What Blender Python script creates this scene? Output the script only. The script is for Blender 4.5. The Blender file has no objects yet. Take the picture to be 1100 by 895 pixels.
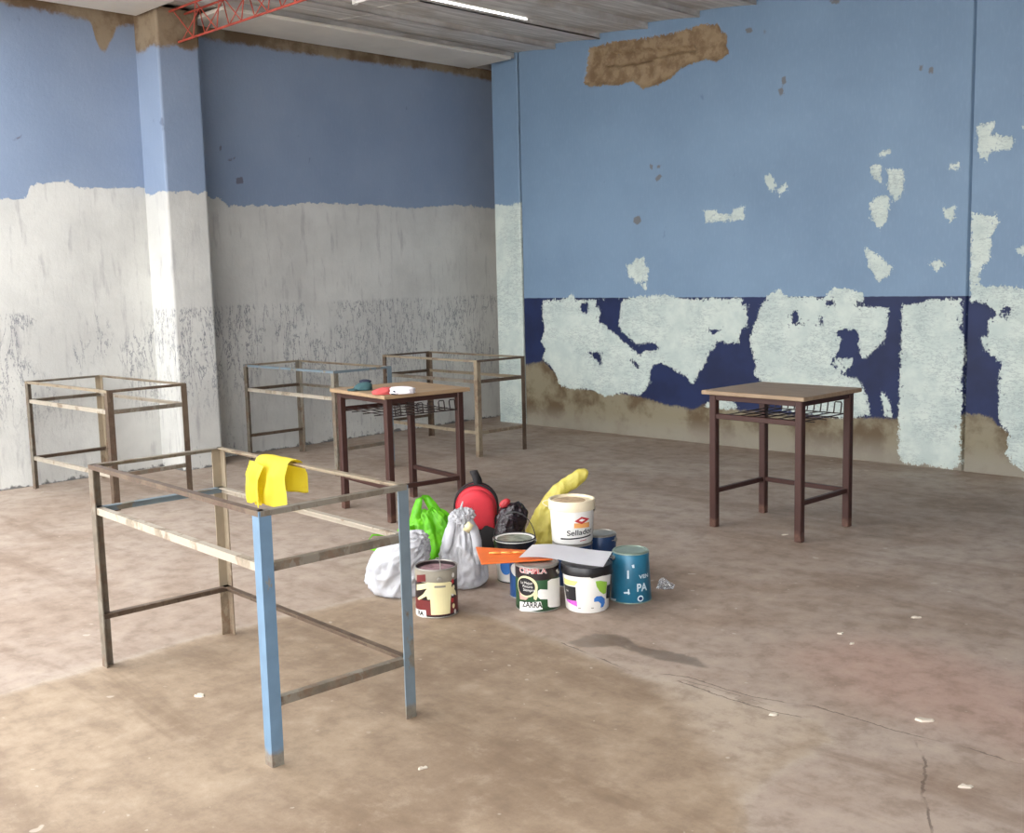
import bpy, bmesh, math, random
import numpy as np
from mathutils import Vector, Matrix, noise
from math import pi, sin, cos, atan2, radians, hypot
random.seed(4)
sc = bpy.context.scene
COL = sc.collection

# ------------------------------------------------------------------ camera
# room frame: left wall is the plane x = 0, back wall the plane y = 0, floor z = 0
F_PX = 1175.47
CAM_O = np.array([7.816, -7.367, 1.393])
CAM_R = np.array([0.7101, 0.7037, -0.0242])
CAM_U = np.array([-0.0724, 0.1072, 0.9916])
CAM_D = np.array([-0.7009, 0.7019, -0.1270])
CAM_D /= np.linalg.norm(CAM_D)
CAM_R -= CAM_D * (CAM_R @ CAM_D); CAM_R /= np.linalg.norm(CAM_R)
CAM_U = np.cross(CAM_R, CAM_D)
cam_data = bpy.data.cameras.new('camera')
cam = bpy.data.objects.new('camera', cam_data)
COL.objects.link(cam)
M = Matrix.Identity(4)
for i in range(3):
    M[i][0] = CAM_R[i]; M[i][1] = CAM_U[i]; M[i][2] = -CAM_D[i]; M[i][3] = CAM_O[i]
cam.matrix_world = M
cam_data.sensor_fit = 'HORIZONTAL'
cam_data.sensor_width = 36.0
cam_data.lens = F_PX / 1100 * 36
cam_data.clip_start = 0.05
sc.camera = cam

# ------------------------------------------------------------------ sky and exposure
world = bpy.data.worlds.new('overcast_sky')
sc.world = world
world.use_nodes = True
bg = world.node_tree.nodes['Background']
bg.inputs[0].default_value = (0.975, 0.985, 1.0, 1)
bg.inputs[1].default_value = 4.0
sc.view_settings.view_transform = 'Standard'
sc.view_settings.look = 'None'
sc.view_settings.gamma = 1
sc.view_settings.use_curve_mapping = False
sc.view_settings.exposure = 0.68
ROOM_X = 10.5        # far right side of the shed
ROOM_Y = -9.6        # end of the side walls, open to the yard
ROOF_END = -8.2      # the roof stops here
OPEN_Y = -4.9        # left of OPEN_X the unseen roof is left off, to let in sky light
OPEN_X = 3.3

# ------------------------------------------------------------------ pixel helpers (directions only)
def ray(px):
    return CAM_D + CAM_R * (px[0] - 550) / F_PX - CAM_U * (px[1] - 447.5) / F_PX
def hit(px, ax, val):
    w = ray(px); return CAM_O + w * (val - CAM_O[ax]) / w[ax]
def floor_at(px, z=0.0):
    p = hit(px, 2, z); return float(p[0]), float(p[1])
def crop(ox, oy, s, pts):
    return [(ox + a * s, oy + b * s) for a, b in pts]
def back_poly(pts):
    return [tuple(hit(p, 1, 0.0)[[0, 2]]) for p in pts]
def left_poly(pts):
    return [tuple(hit(p, 0, 0.0)[[1, 2]]) for p in pts]
def floor_poly(pts):
    return [floor_at(p) for p in pts]
def view_dir(x, y):
    v = np.array([x - CAM_O[0], y - CAM_O[1]]); return v / np.linalg.norm(v)
def base_center(px, r):
    x, y = floor_at(px); v = view_dir(x, y); return x + v[0] * r, y + v[1] * r
def hit_can(px, c, r):
    w = ray(px); a = w[0]**2 + w[1]**2
    dx, dy = CAM_O[0] - c[0], CAM_O[1] - c[1]
    b = w[0] * dx + w[1] * dy; cc = dx * dx + dy * dy - r * r
    D = b * b - a * cc
    t = (-b - math.sqrt(max(D, 0))) / a
    P = CAM_O + w * t
    return math.atan2(P[1] - c[1], P[0] - c[0]), float(P[2])

def poly_sdf(px, py, poly):
    """signed distance, positive inside"""
    n = len(poly); d = np.full(px.shape, 1e9); inside = np.zeros(px.shape, bool)
    for i in range(n):
        ax, ay = poly[i]; bx, by = poly[(i + 1) % n]
        ex, ey = bx - ax, by - ay
        t = np.clip(((px - ax) * ex + (py - ay) * ey) / (ex * ex + ey * ey + 1e-12), 0, 1)
        d = np.minimum(d, np.hypot(px - ax - t * ex, py - ay - t * ey))
        c = ((ay > py) != (by > py)) & (px < (bx - ax) * (py - ay) / (by - ay + 1e-12) + ax)
        inside ^= c
    return np.where(inside, d, -d)
def union(px, py, polys):
    out = np.full(px.shape, -9.0)
    for p in polys: out = np.maximum(out, poly_sdf(px, py, p))
    return out
def line_dist(px, py, pts):
    d = np.full(px.shape, 9.0)
    for (ax, ay), (bx, by) in zip(pts[:-1], pts[1:]):
        ex, ey = bx - ax, by - ay
        t = np.clip(((px - ax) * ex + (py - ay) * ey) / (ex * ex + ey * ey + 1e-12), 0, 1)
        d = np.minimum(d, np.hypot(px - ax - t * ex, py - ay - t * ey))
    return d

# ------------------------------------------------------------------ object helpers
def tag(o, label=None, cat=None, group=None, kind=None):
    if label: o['label'] = label
    if cat: o['category'] = cat
    if group: o['group'] = group
    if kind: o['kind'] = kind
    return o
def empty(name, loc=(0, 0, 0), rz=0.0):
    o = bpy.data.objects.new(name, None); COL.objects.link(o)
    o.location = loc; o.rotation_euler = (0, 0, rz); o.empty_display_size = 0.1
    return o
def link(name, me, mat, parent=None, smooth=False):
    o = bpy.data.objects.new(name, me); COL.objects.link(o)
    if mat is not None and len(me.materials) == 0: me.materials.append(mat)
    if parent is not None: o.parent = parent
    if smooth:
        for p in me.polygons: p.use_smooth = True
    return o
def obj(name, bm, mat, parent=None, smooth=False, sharp=None):
    bmesh.ops.recalc_face_normals(bm, faces=bm.faces[:])
    me = bpy.data.meshes.new(name); bm.to_mesh(me); bm.free()
    o = link(name, me, mat, parent, smooth)
    if smooth and sharp: me.set_sharp_from_angle(angle=radians(sharp))
    return o
def box(bm, x0, x1, y0, y1, z0, z1):
    v = [bm.verts.new((x, y, z)) for z in (z0, z1) for y in (y0, y1) for x in (x0, x1)]
    for f in ((0, 2, 3, 1), (4, 5, 7, 6), (0, 1, 5, 4), (2, 6, 7, 3), (0, 4, 6, 2), (1, 3, 7, 5)):
        bm.faces.new([v[i] for i in f])
    return v
def bevel(bm, w=0.002, seg=1):
    bmesh.ops.bevel(bm, geom=bm.edges[:], offset=w, segments=seg, affect='EDGES', profile=0.5)
def boxbm(x0, x1, y0, y1, z0, z1, b=0.0):
    bm = bmesh.new(); box(bm, min(x0, x1), max(x0, x1), min(y0, y1), max(y0, y1), min(z0, z1), max(z0, z1))
    if b: bevel(bm, b)
    return bm
def bar(bm, a, b, w, h=None, up=(0, 0, 1)):
    """rectangular bar from a to b"""
    a, b = Vector(a), Vector(b); h = h or w
    t = (b - a).normalized(); s = t.cross(Vector(up))
    if s.length < 1e-4: s = t.cross(Vector((1, 0, 0)))
    s.normalize(); u = s.cross(t)
    v = []
    for p in (a, b):
        for i, j in ((-1, -1), (1, -1), (1, 1), (-1, 1)):
            v.append(bm.verts.new(p + s * (i * w / 2) + u * (j * h / 2)))
    for f in ((0, 1, 2, 3), (7, 6, 5, 4), (0, 4, 5, 1), (1, 5, 6, 2), (2, 6, 7, 3), (3, 7, 4, 0)):
        bm.faces.new([v[i] for i in f])
def tube(bm, pts, r, seg=8, close=False):
    pts = [Vector(p) for p in pts]; n = len(pts); rings = []
    ref = Vector((0.13, 0.27, 1)).normalized(); prev = None
    for i, p in enumerate(pts):
        if close: t = pts[(i + 1) % n] - pts[i - 1]
        else: t = pts[min(i + 1, n - 1)] - pts[max(i - 1, 0)]
        t.normalize()
        s = (prev - t * prev.dot(t)) if prev else t.cross(ref)
        if s.length < 1e-5: s = t.cross(Vector((1, 0, 0)))
        s.normalize(); prev = s; u = t.cross(s)
        rr = r[i] if isinstance(r, (list, tuple)) else r
        rings.append([bm.verts.new(p + (s * cos(k * 2 * pi / seg) + u * sin(k * 2 * pi / seg)) * rr) for k in range(seg)])
    m = n if close else n - 1
    for i in range(m):
        A, B = rings[i], rings[(i + 1) % n]
        for k in range(seg): bm.faces.new((A[k], A[(k + 1) % seg], B[(k + 1) % seg], B[k]))
    if not close:
        bm.faces.new(rings[0][::-1]); bm.faces.new(rings[-1])
def lathe(profile, seg=40, c=(0, 0), cap0=True, cap1=True):
    bm = bmesh.new(); rings = []
    for r, z in profile:
        rings.append([bm.verts.new((c[0] + r * cos(2 * pi * k / seg), c[1] + r * sin(2 * pi * k / seg), z)) for k in range(seg)])
    for A, B in zip(rings[:-1], rings[1:]):
        for k in range(seg): bm.faces.new((A[k], A[(k + 1) % seg], B[(k + 1) % seg], B[k]))
    if cap0: bm.faces.new(rings[0][::-1])
    if cap1: bm.faces.new(rings[-1])
    return bm
def crack_field(px, py, lines):
    d = np.full(px.shape, 9.0); sg = np.full(px.shape, 9.0)
    for pts in lines:
        for (ax, ay), (bx_, by_) in zip(pts[:-1], pts[1:]):
            ex, ey = bx_ - ax, by_ - ay; L_ = hypot(ex, ey)
            t = np.clip(((px - ax) * ex + (py - ay) * ey) / (L_ * L_), 0, 1)
            dd = np.hypot(px - ax - t * ex, py - ay - t * ey)
            side = ((px - ax) * ey - (py - ay) * ex) / L_
            m = dd < d; d = np.where(m, dd, d); sg = np.where(m, side, sg)
    return d, sg
def grid_mesh(name, us, vs, fn, attrs=None):
    """fn(U, V) -> XYZ arrays; attrs {name: array} point attributes"""
    U, V = np.meshgrid(us, vs, indexing='ij')
    X, Y, Z = fn(U, V)
    nu, nv = len(us), len(vs)
    co = np.stack([X, Y, Z], -1).reshape(-1, 3)
    idx = np.arange(nu * nv).reshape(nu, nv)
    q = np.stack([idx[:-1, :-1], idx[1:, :-1], idx[1:, 1:], idx[:-1, 1:]], -1).reshape(-1, 4)
    me = bpy.data.meshes.new(name)
    me.vertices.add(len(co)); me.vertices.foreach_set('co', co.astype(np.float32).ravel())
    me.loops.add(q.size); me.loops.foreach_set('vertex_index', q.astype(np.int32).ravel())
    me.polygons.add(len(q)); me.polygons.foreach_set('loop_start', np.arange(0, q.size, 4, dtype=np.int32))
    me.update(calc_edges=True)
    for k, a in (attrs or {}).items():
        at = me.attributes.new(k, 'FLOAT', 'POINT')
        at.data.foreach_set('value', a.astype(np.float32).ravel())
    return me

# ------------------------------------------------------------------ node helpers
def srgb(r, g, b):
    f = lambda c: (c / 255 / 12.92) if c / 255 <= 0.04045 else ((c / 255 + 0.055) / 1.055) ** 2.4
    return (f(r), f(g), f(b), 1)
class NT:
    def __init__(s, name):
        s.m = bpy.data.materials.new(name); s.m.use_nodes = True
        s.t = s.m.node_tree; s.b = s.t.nodes['Principled BSDF']
        s.tc = s.t.nodes.new('ShaderNodeTexCoord')
    def set(s, sock, v):
        if isinstance(v, bpy.types.NodeSocket): s.t.links.new(v, sock)
        else: sock.default_value = v
    def obj(s): return s.tc.outputs['Object']
    def map(s, scale=(1, 1, 1), loc=(0, 0, 0), vec=None):
        n = s.t.nodes.new('ShaderNodeMapping'); s.set(n.inputs[0], vec or s.obj())
        n.inputs['Scale'].default_value = scale; n.inputs['Location'].default_value = loc
        return n.outputs[0]
    def noise(s, scale=5, detail=4, rough=0.55, vec=None, dist=0.0, col=False):
        n = s.t.nodes.new('ShaderNodeTexNoise'); s.set(n.inputs['Vector'], vec or s.obj())
        n.inputs['Scale'].default_value = scale; n.inputs['Detail'].default_value = detail
        n.inputs['Roughness'].default_value = rough; n.inputs['Distortion'].default_value = dist
        return n.outputs[1 if col else 0]
    def math(s, op, a, b=0.0, c=0.0, clamp=False):
        n = s.t.nodes.new('ShaderNodeMath'); n.operation = op; n.use_clamp = clamp
        s.set(n.inputs[0], a); s.set(n.inputs[1], b); s.set(n.inputs[2], c)
        return n.outputs[0]
    def step(s, v, lo, hi, a=0.0, b=1.0):
        n = s.t.nodes.new('ShaderNodeMapRange'); n.interpolation_type = 'SMOOTHSTEP'
        s.set(n.inputs[0], v); n.inputs[1].default_value = lo; n.inputs[2].default_value = hi
        n.inputs[3].default_value = a; n.inputs[4].default_value = b
        return n.outputs[0]
    def mix(s, f, a, b):
        n = s.t.nodes.new('ShaderNodeMix'); n.data_type = 'RGBA'
        s.set(n.inputs[0], f); s.set(n.inputs[6], a); s.set(n.inputs[7], b)
        return n.outputs[2]
    def attr(s, name):
        n = s.t.nodes.new('ShaderNodeAttribute'); n.attribute_name = name
        return n.outputs['Fac']
    def sep(s, vec=None):
        n = s.t.nodes.new('ShaderNodeSeparateXYZ'); s.set(n.inputs[0], vec or s.obj()); return n.outputs
    def bump(s, h, strength=0.3, dist=0.01):
        n = s.t.nodes.new('ShaderNodeBump'); s.set(n.inputs['Height'], h)
        n.inputs['Strength'].default_value = strength; n.inputs['Distance'].default_value = dist
        s.t.links.new(n.outputs[0], s.b.inputs['Normal'])
    def out(s, col, rough=0.6, metal=0.0, spec=None):
        s.set(s.b.inputs['Base Color'], col); s.set(s.b.inputs['Roughness'], rough)
        s.set(s.b.inputs['Metallic'], metal)
        if spec is not None: s.b.inputs['Specular IOR Level'].default_value = spec
        return s.m

def plain(name, rgb, rough=0.5, metal=0.0, var=0.12, scale=12, bump=0.0):
    n = NT(name); c = srgb(*rgb)
    d = tuple(x * (1 - var) for x in c[:3]) + (1,); l = tuple(min(1, x * (1 + var)) for x in c[:3]) + (1,)
    f = n.noise(scale, 5)
    if bump: n.bump(n.noise(scale * 3, 4), bump, 0.004)
    return n.out(n.mix(n.step(f, 0.3, 0.7), d, l), rough, metal)

# ------------------------------------------------------------------ wall materials
LIGHT_BLUE = srgb(124, 150, 175); LIGHT_BLUE2 = srgb(114, 139, 164)
NAVY = srgb(30, 43, 84); NAVY2 = srgb(25, 35, 70)
PUTTY = srgb(206, 216, 208); PUTTY2 = srgb(188, 201, 196)
LIME = srgb(206, 206, 201); LIME2 = srgb(188, 188, 184)
CEMENT = srgb(150, 134, 108); CEMENT2 = srgb(108, 86, 62)

def back_wall_material():
    n = NT('back_wall_paint'); z = n.sep()[2]
    e1 = n.noise(16, 6, 0.7); e2 = n.noise(70, 4, 0.7)
    e3 = n.noise(26, 6, 0.8, vec=n.map((1.6, 1, .7), (4, 0, 8)))
    edge = n.math('ADD', n.math('MULTIPLY', n.math('SUBTRACT', e1, 0.5), 0.08), n.math('MULTIPLY', n.math('SUBTRACT', e2, 0.5), 0.06))
    edge = n.math('ADD', edge, n.math('MULTIPLY', n.math('SUBTRACT', e3, 0.5), 0.09))
    # old blue paint
    big = n.noise(0.9, 4); fine = n.noise(60, 3, vec=n.map((1, 1, 0.25)))
    blue = n.mix(n.step(big, 0.3, 0.7), LIGHT_BLUE, LIGHT_BLUE2)
    blue = n.mix(n.math('MULTIPLY', n.step(fine, 0.45, 0.75), 0.12), blue, srgb(150, 172, 200))
    spot = n.noise(7, 3, 0.6, vec=n.map((1, 1, 0.7), (3.1, 0, 1.7)))
    blue = n.mix(n.math('MULTIPLY', n.step(spot, 0.70, 0.76), 0.5), blue, srgb(92, 112, 140))
    bluestain = n.math('ADD', n.attr('stain'), n.math('MULTIPLY', edge, 0.25))
    blue = n.mix(n.math('MULTIPLY', n.step(bluestain, -0.004, 0.008), 0.7), blue, srgb(104, 92, 74))
    # dark band painted below shoulder height
    nv = n.mix(n.step(n.noise(3, 4), 0.35, 0.7), NAVY, NAVY2)
    band = n.step(n.math('ADD', z, n.math('MULTIPLY', n.math('SUBTRACT', n.noise(30, 2), 0.5), 0.008)), 1.186, 1.192, 1, 0)
    col = n.mix(band, blue, nv)
    # bare damp render at the foot
    damp = n.math('ADD', n.attr('damp'), n.math('MULTIPLY', edge, 0.7))
    cem = n.mix(n.step(n.noise(3.2, 5, 0.62), 0.42, 0.62), srgb(136, 128, 106), srgb(98, 82, 60))
    low = n.step(z, 0.02, 0.22, 1, 0)
    cem = n.mix(n.math('MULTIPLY', low, 0.75), cem, srgb(148, 142, 130))
    col = n.mix(n.step(damp, -0.01, 0.02), col, cem)
    # white putty, thin and torn at the edges
    put = n.math('ADD', n.attr('putty'), edge)
    streak = n.noise(9, 6, 0.7, vec=n.map((1.0, 1, 3.2), (0, 0, 5)))
    vein = n.math('ABSOLUTE', n.math('SUBTRACT', streak, 0.5))
    thin = n.math('MULTIPLY', n.step(vein, 0.0, 0.026, 1, 0), n.step(n.noise(2.2, 3), 0.40, 0.54))
    pcol = n.mix(n.step(n.noise(5, 5, 0.65), 0.35, 0.65), PUTTY, PUTTY2)
    pcol = n.mix(n.math('MULTIPLY', thin, 0.6), pcol, srgb(120, 134, 142))
    pm = n.step(put, -0.002, 0.004)
    holes = n.step(n.noise(28, 4, 0.75, vec=n.map((1, 1, 1), (9, 0, 2))), 0.62, 0.64, 1, 0)
    pm = n.math('MULTIPLY', pm, n.math('MAXIMUM', holes, n.step(n.attr('putty'), 0.015, 0.06)))
    col = n.mix(pm, col, pcol)
    # knocked-out plaster
    hole = n.math('ADD', n.attr('hole'), n.math('MULTIPLY', edge, 0.75))
    hm = n.step(hole, -0.002, 0.006)
    col = n.mix(hm, col, n.mix(n.step(n.noise(9, 6, 0.7), 0.4, 0.62), srgb(148, 128, 100), srgb(120, 98, 72)))
    rough = n.math('ADD', 0.55, n.math('MULTIPLY', pm, 0.3))
    h = n.math('ADD', n.math('MULTIPLY', n.noise(40, 5, 0.7), 0.5), n.math('MULTIPLY', pm, n.math('ADD', 0.5, streak)))
    n.bump(h, 0.35, 0.006)
    return n.out(col, rough, 0, 0.35)

def left_wall_material():
    n = NT('left_wall_paint'); z = n.sep()[2]
    e1 = n.noise(14, 6, 0.7); e2 = n.noise(60, 4, 0.7)
    edge = n.math('ADD', n.math('MULTIPLY', n.math('SUBTRACT', e1, 0.5), 0.10), n.math('MULTIPLY', n.math('SUBTRACT', e2, 0.5), 0.04))
    big = n.noise(0.8, 4); fine = n.noise(55, 3, vec=n.map((1, 1, 0.2)))
    blue = n.mix(n.step(big, 0.3, 0.7), srgb(138, 154, 177), srgb(126, 143, 168))
    blue = n.mix(n.math('MULTIPLY', n.step(fine, 0.5, 0.75), 0.12), blue, srgb(156, 170, 196))
    spot = n.noise(6, 3, 0.6, vec=n.map((1, 1.3, 0.8), (3.1, 2, 1.7)))
    blue = n.mix(n.math('MULTIPLY', n.step(spot, 0.71, 0.77), 0.6), blue, srgb(84, 92, 112))
    stain = n.math('ADD', n.attr('stain'), n.math('MULTIPLY', edge, 0.25))
    blue = n.mix(n.math('MULTIPLY', n.step(stain, -0.004, 0.008), 0.7), blue, srgb(88, 78, 84))
    # bare render under the eaves
    br = n.math('ADD', n.attr('bare'), n.math('MULTIPLY', edge, 0.8))
    cem = n.mix(n.step(n.noise(3.5, 5, 0.62), 0.38, 0.62), srgb(148, 132, 109), srgb(112, 92, 70))
    blue = n.mix(n.step(br, -0.02, 0.02), blue, cem)
    # lime-washed lower half
    wh = n.math('ADD', n.attr('white'), n.math('MULTIPLY', edge, 0.9))
    wm = n.step(wh, -0.003, 0.005)
    lime = n.mix(n.step(n.noise(1.6, 5, 0.6), 0.32, 0.68), LIME, LIME2)
    vs = n.noise(5.5, 6, 0.68, vec=n.map((2.2, 2.2, 0.55), (0, 0, 3)), dist=0.4)
    vein = n.step(n.math('ABSOLUTE', n.math('SUBTRACT', vs, 0.5)), 0.0, 0.024, 1, 0)
    fineb = n.step(n.noise(30, 5, 0.75, vec=n.map((1.6, 1.6, 0.6))), 0.56, 0.66)
    patch = n.noise(2.1, 4, 0.6, vec=n.map((1, 1, 0.6), (4, 1, 0)))
    lowband = n.math('MULTIPLY', n.step(z, 1.20, 1.235, 1, 0), n.step(z, 0.25, 0.75))
    lowfoot = n.step(z, 0.05, 0.5, 1, 0.0)
    vm = n.math('MULTIPLY', vein, n.math('MULTIPLY', lowband, n.step(patch, 0.37, 0.49)))
    fm = n.math('MULTIPLY', fineb, n.math('MULTIPLY', lowband, n.step(patch, 0.42, 0.55)))
    ff = n.math('MULTIPLY', fineb, n.math('MULTIPLY', lowfoot, n.step(patch, 0.50, 0.58)))
    up = n.math('MULTIPLY', n.step(n.noise(7, 6, 0.65, vec=n.map((2, 2, 0.35), (0, 3, 0))), 0.53, 0.70), 0.5)
    lime = n.mix(up, lime, srgb(150, 148, 150))
    lime = n.mix(n.math('MULTIPLY', n.math('MAXIMUM', n.math('MAXIMUM', vm, fm), ff), 0.75), lime, srgb(84, 88, 102))
    dirt_shade = n.step(n.math('ADD', z, n.math('MULTIPLY', n.math('SUBTRACT', n.noise(7, 4, 0.65), 0.5), 0.16)), 0.0, 0.02, 1, 0)  # dirt and the shadow along the wall foot, painted into the limewash
    lime = n.mix(n.math('MULTIPLY', dirt_shade, 0.8), lime, srgb(58, 56, 58))
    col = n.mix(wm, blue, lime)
    h = n.math('ADD', n.noise(38, 5, 0.7), n.math('MULTIPLY', wm, n.math('ADD', 0.4, n.math('MULTIPLY', vs, 1.2))))
    n.bump(h, 0.35, 0.006)
    return n.out(col, n.math('ADD', 0.6, n.math('MULTIPLY', wm, 0.25)), 0, 0.35)

def floor_material():
    n = NT('worn_cement_floor')
    e = n.math('ADD', n.math('MULTIPLY', n.math('SUBTRACT', n.noise(4, 6, 0.7), 0.5), 0.22), n.math('MULTIPLY', n.math('SUBTRACT', n.noise(25, 4, 0.7), 0.5), 0.06))
    mid = n.noise(1.1, 6, 0.62, dist=0.5); fine = n.noise(9, 7, 0.7); grit = n.noise(90, 3, 0.7)
    # view of the old screed: greyish-pink, with brown scuffing along x
    a = n.mix(n.step(mid, 0.32, 0.68), srgb(168, 153, 140), srgb(150, 132, 117))
    scuff = n.noise(1.6, 6, 0.65, vec=n.map((0.45, 2.2, 1)), dist=0.6)
    a = n.mix(n.math('MULTIPLY', n.step(scuff, 0.5, 0.68), 0.55), a, srgb(122, 102, 86))
    pk = n.step(n.math('ADD', n.attr('pink'), e), -0.15, 0.25)
    a = n.mix(n.math('MULTIPLY', pk, 0.6), a, srgb(174, 142, 128))
    # the newer tan patch nearest the door
    tan = n.mix(n.step(mid, 0.35, 0.65), srgb(159, 140, 118), srgb(137, 118, 98))
    tan = n.mix(n.math('MULTIPLY', n.step(scuff, 0.46, 0.68), 0.6), tan, srgb(118, 98, 78))
    tm = n.step(n.math('ADD', n.attr('tan'), n.math('MULTIPLY', e, 0.5)), -0.012, 0.015)
    col = n.mix(tm, a, tan)
    rim = n.step(n.math('ABSOLUTE', n.math('ADD', n.attr('tan'), n.math('MULTIPLY', e, 0.6))), 0.0, 0.05, 1, 0)
    col = n.mix(n.math('MULTIPLY', rim, 0.35), col, srgb(178, 166, 150))
    pale_mask = n.step(n.math('ADD', n.attr('pale'), e), -0.06, 0.12)  # paler cement patch in the floor
    col = n.mix(n.math('MULTIPLY', pale_mask, 0.55), col, srgb(190, 176, 160))
    wet = n.step(n.math('ADD', n.attr('wet'), n.math('MULTIPLY', e, 0.5)), -0.008, 0.016)
    col = n.mix(n.math('MULTIPLY', wet, 0.62), col, srgb(88, 74, 60))
    col = n.mix(n.math('MULTIPLY', n.step(fine, 0.46, 0.66), 0.45), col, srgb(112, 94, 78))
    col = n.mix(n.math('MULTIPLY', n.step(fine, 0.50, 0.28), 0.30), col, srgb(192, 176, 156))
    col = n.mix(n.math('MULTIPLY', n.step(grit, 0.58, 0.75), 0.25), col, srgb(96, 84, 72))
    wander = n.math('MULTIPLY', n.math('SUBTRACT', n.noise(9, 5, 0.7), 0.5), 0.05)
    ck = n.step(n.math('ABSOLUTE', n.math('ADD', n.attr('crack_side'), wander)), 0.002, 0.005, 1, 0)
    ck = n.math('MULTIPLY', ck, n.math('MULTIPLY', n.step(n.attr('crack'), 0.03, 0.04, 1, 0), n.step(n.noise(5, 3), 0.35, 0.5)))
    col = n.mix(n.math('MULTIPLY', ck, 0.7), col, srgb(86, 72, 62))
    sp = n.step(n.noise(13, 2, 0.4, vec=n.map((1, 1, 1), (7, 2, 0))), 0.745, 0.765)
    sp2 = n.math('MULTIPLY', n.step(n.noise(34, 2, 0.4), 0.72, 0.745), n.step(n.noise(1.3, 3, vec=n.map((1, 1, 1), (2, 9, 0))), 0.5, 0.6))
    col = n.mix(n.math('MULTIPLY', n.math('MAXIMUM', sp, sp2), 0.5), col, srgb(200, 190, 176))
    n.bump(n.math('ADD', n.math('ADD', fine, n.math('MULTIPLY', grit, 0.4)), n.math('MULTIPLY', ck, -1.5)), 0.22, 0.006)
    return n.out(col, n.math('SUBTRACT', n.step(mid, 0.3, 0.7, 0.52, 0.68), n.math('MULTIPLY', wet, 0.2)), 0, 0.4)

def roof_material():
    n = NT('fibre_cement_sheet')
    s = n.noise(5, 6, 0.65, vec=n.map((3.2, 0.35, 1)))
    col = n.mix(n.step(s, 0.32, 0.68), srgb(222, 219, 214), srgb(184, 180, 174))
    col = n.mix(n.math('MULTIPLY', n.step(n.noise(2.2, 5), 0.5, 0.7), 0.35), col, srgb(150, 134, 114))
    n.bump(s, 0.3, 0.01)
    return n.out(col, 0.8, 0, 0.3)

# ================================================================== STRUCTURE
# ---- floor
wet_px = crop(500, 570, .5455, [(200, 222), (250, 205), (310, 205), (345, 228), (400, 235), (460, 252), (475, 270), (420, 262), (350, 250), (300, 228), (230, 232)])
tan_px = [(-60, 760), (33, 738), (235, 679), (404, 640), (480, 652), (527, 663), (609, 693), (680, 725), (735, 737), (805, 758), (882, 776), (893, 794), (860, 815), (827, 832), (797, 859), (805, 890), (815, 960), (500, 1150), (-300, 1150)]
pink_px = [(830, 700), (900, 680), (1000, 690), (1100, 720), (1200, 760), (1200, 840), (1050, 800), (900, 750)]
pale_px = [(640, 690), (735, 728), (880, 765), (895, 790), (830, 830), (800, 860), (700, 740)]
cracks_px = [[(609, 693), (680, 722), (735, 726), (805, 748), (882, 760), (963, 785), (1007, 796), (1100, 821), (1180, 845)],
             [(985, 799), (994, 815), (991, 854), (1002, 890), (1010, 930)],
             [(735, 734), (805, 758), (850, 768)]]
fx = np.concatenate([np.arange(-0.4, 2.6, .05), np.arange(2.6, 8.0, .018), np.linspace(8.0, 14, 18)])
fy = np.concatenate([np.linspace(-16, -7.0, 24), np.arange(-6.95, -2.6, .02), np.arange(-2.6, 0.61, .06)])
FU, FV = np.meshgrid(fx, fy, indexing='ij')
fat = {'tan': poly_sdf(FU, FV, floor_poly(tan_px)), 'wet': poly_sdf(FU, FV, floor_poly(wet_px)),
       'pink': poly_sdf(FU, FV, floor_poly(pink_px)), 'pale': poly_sdf(FU, FV, floor_poly(pale_px)),
       }
fat['crack'], fat['crack_side'] = crack_field(FU, FV, [floor_poly(c) for c in cracks_px])
me = grid_mesh('floor', fx, fy, lambda U, V: (U, V, U * 0), fat)
tag(link('floor', me, floor_material()), 'worn brown cement floor with stains and cracks', 'floor', kind='structure')

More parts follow.
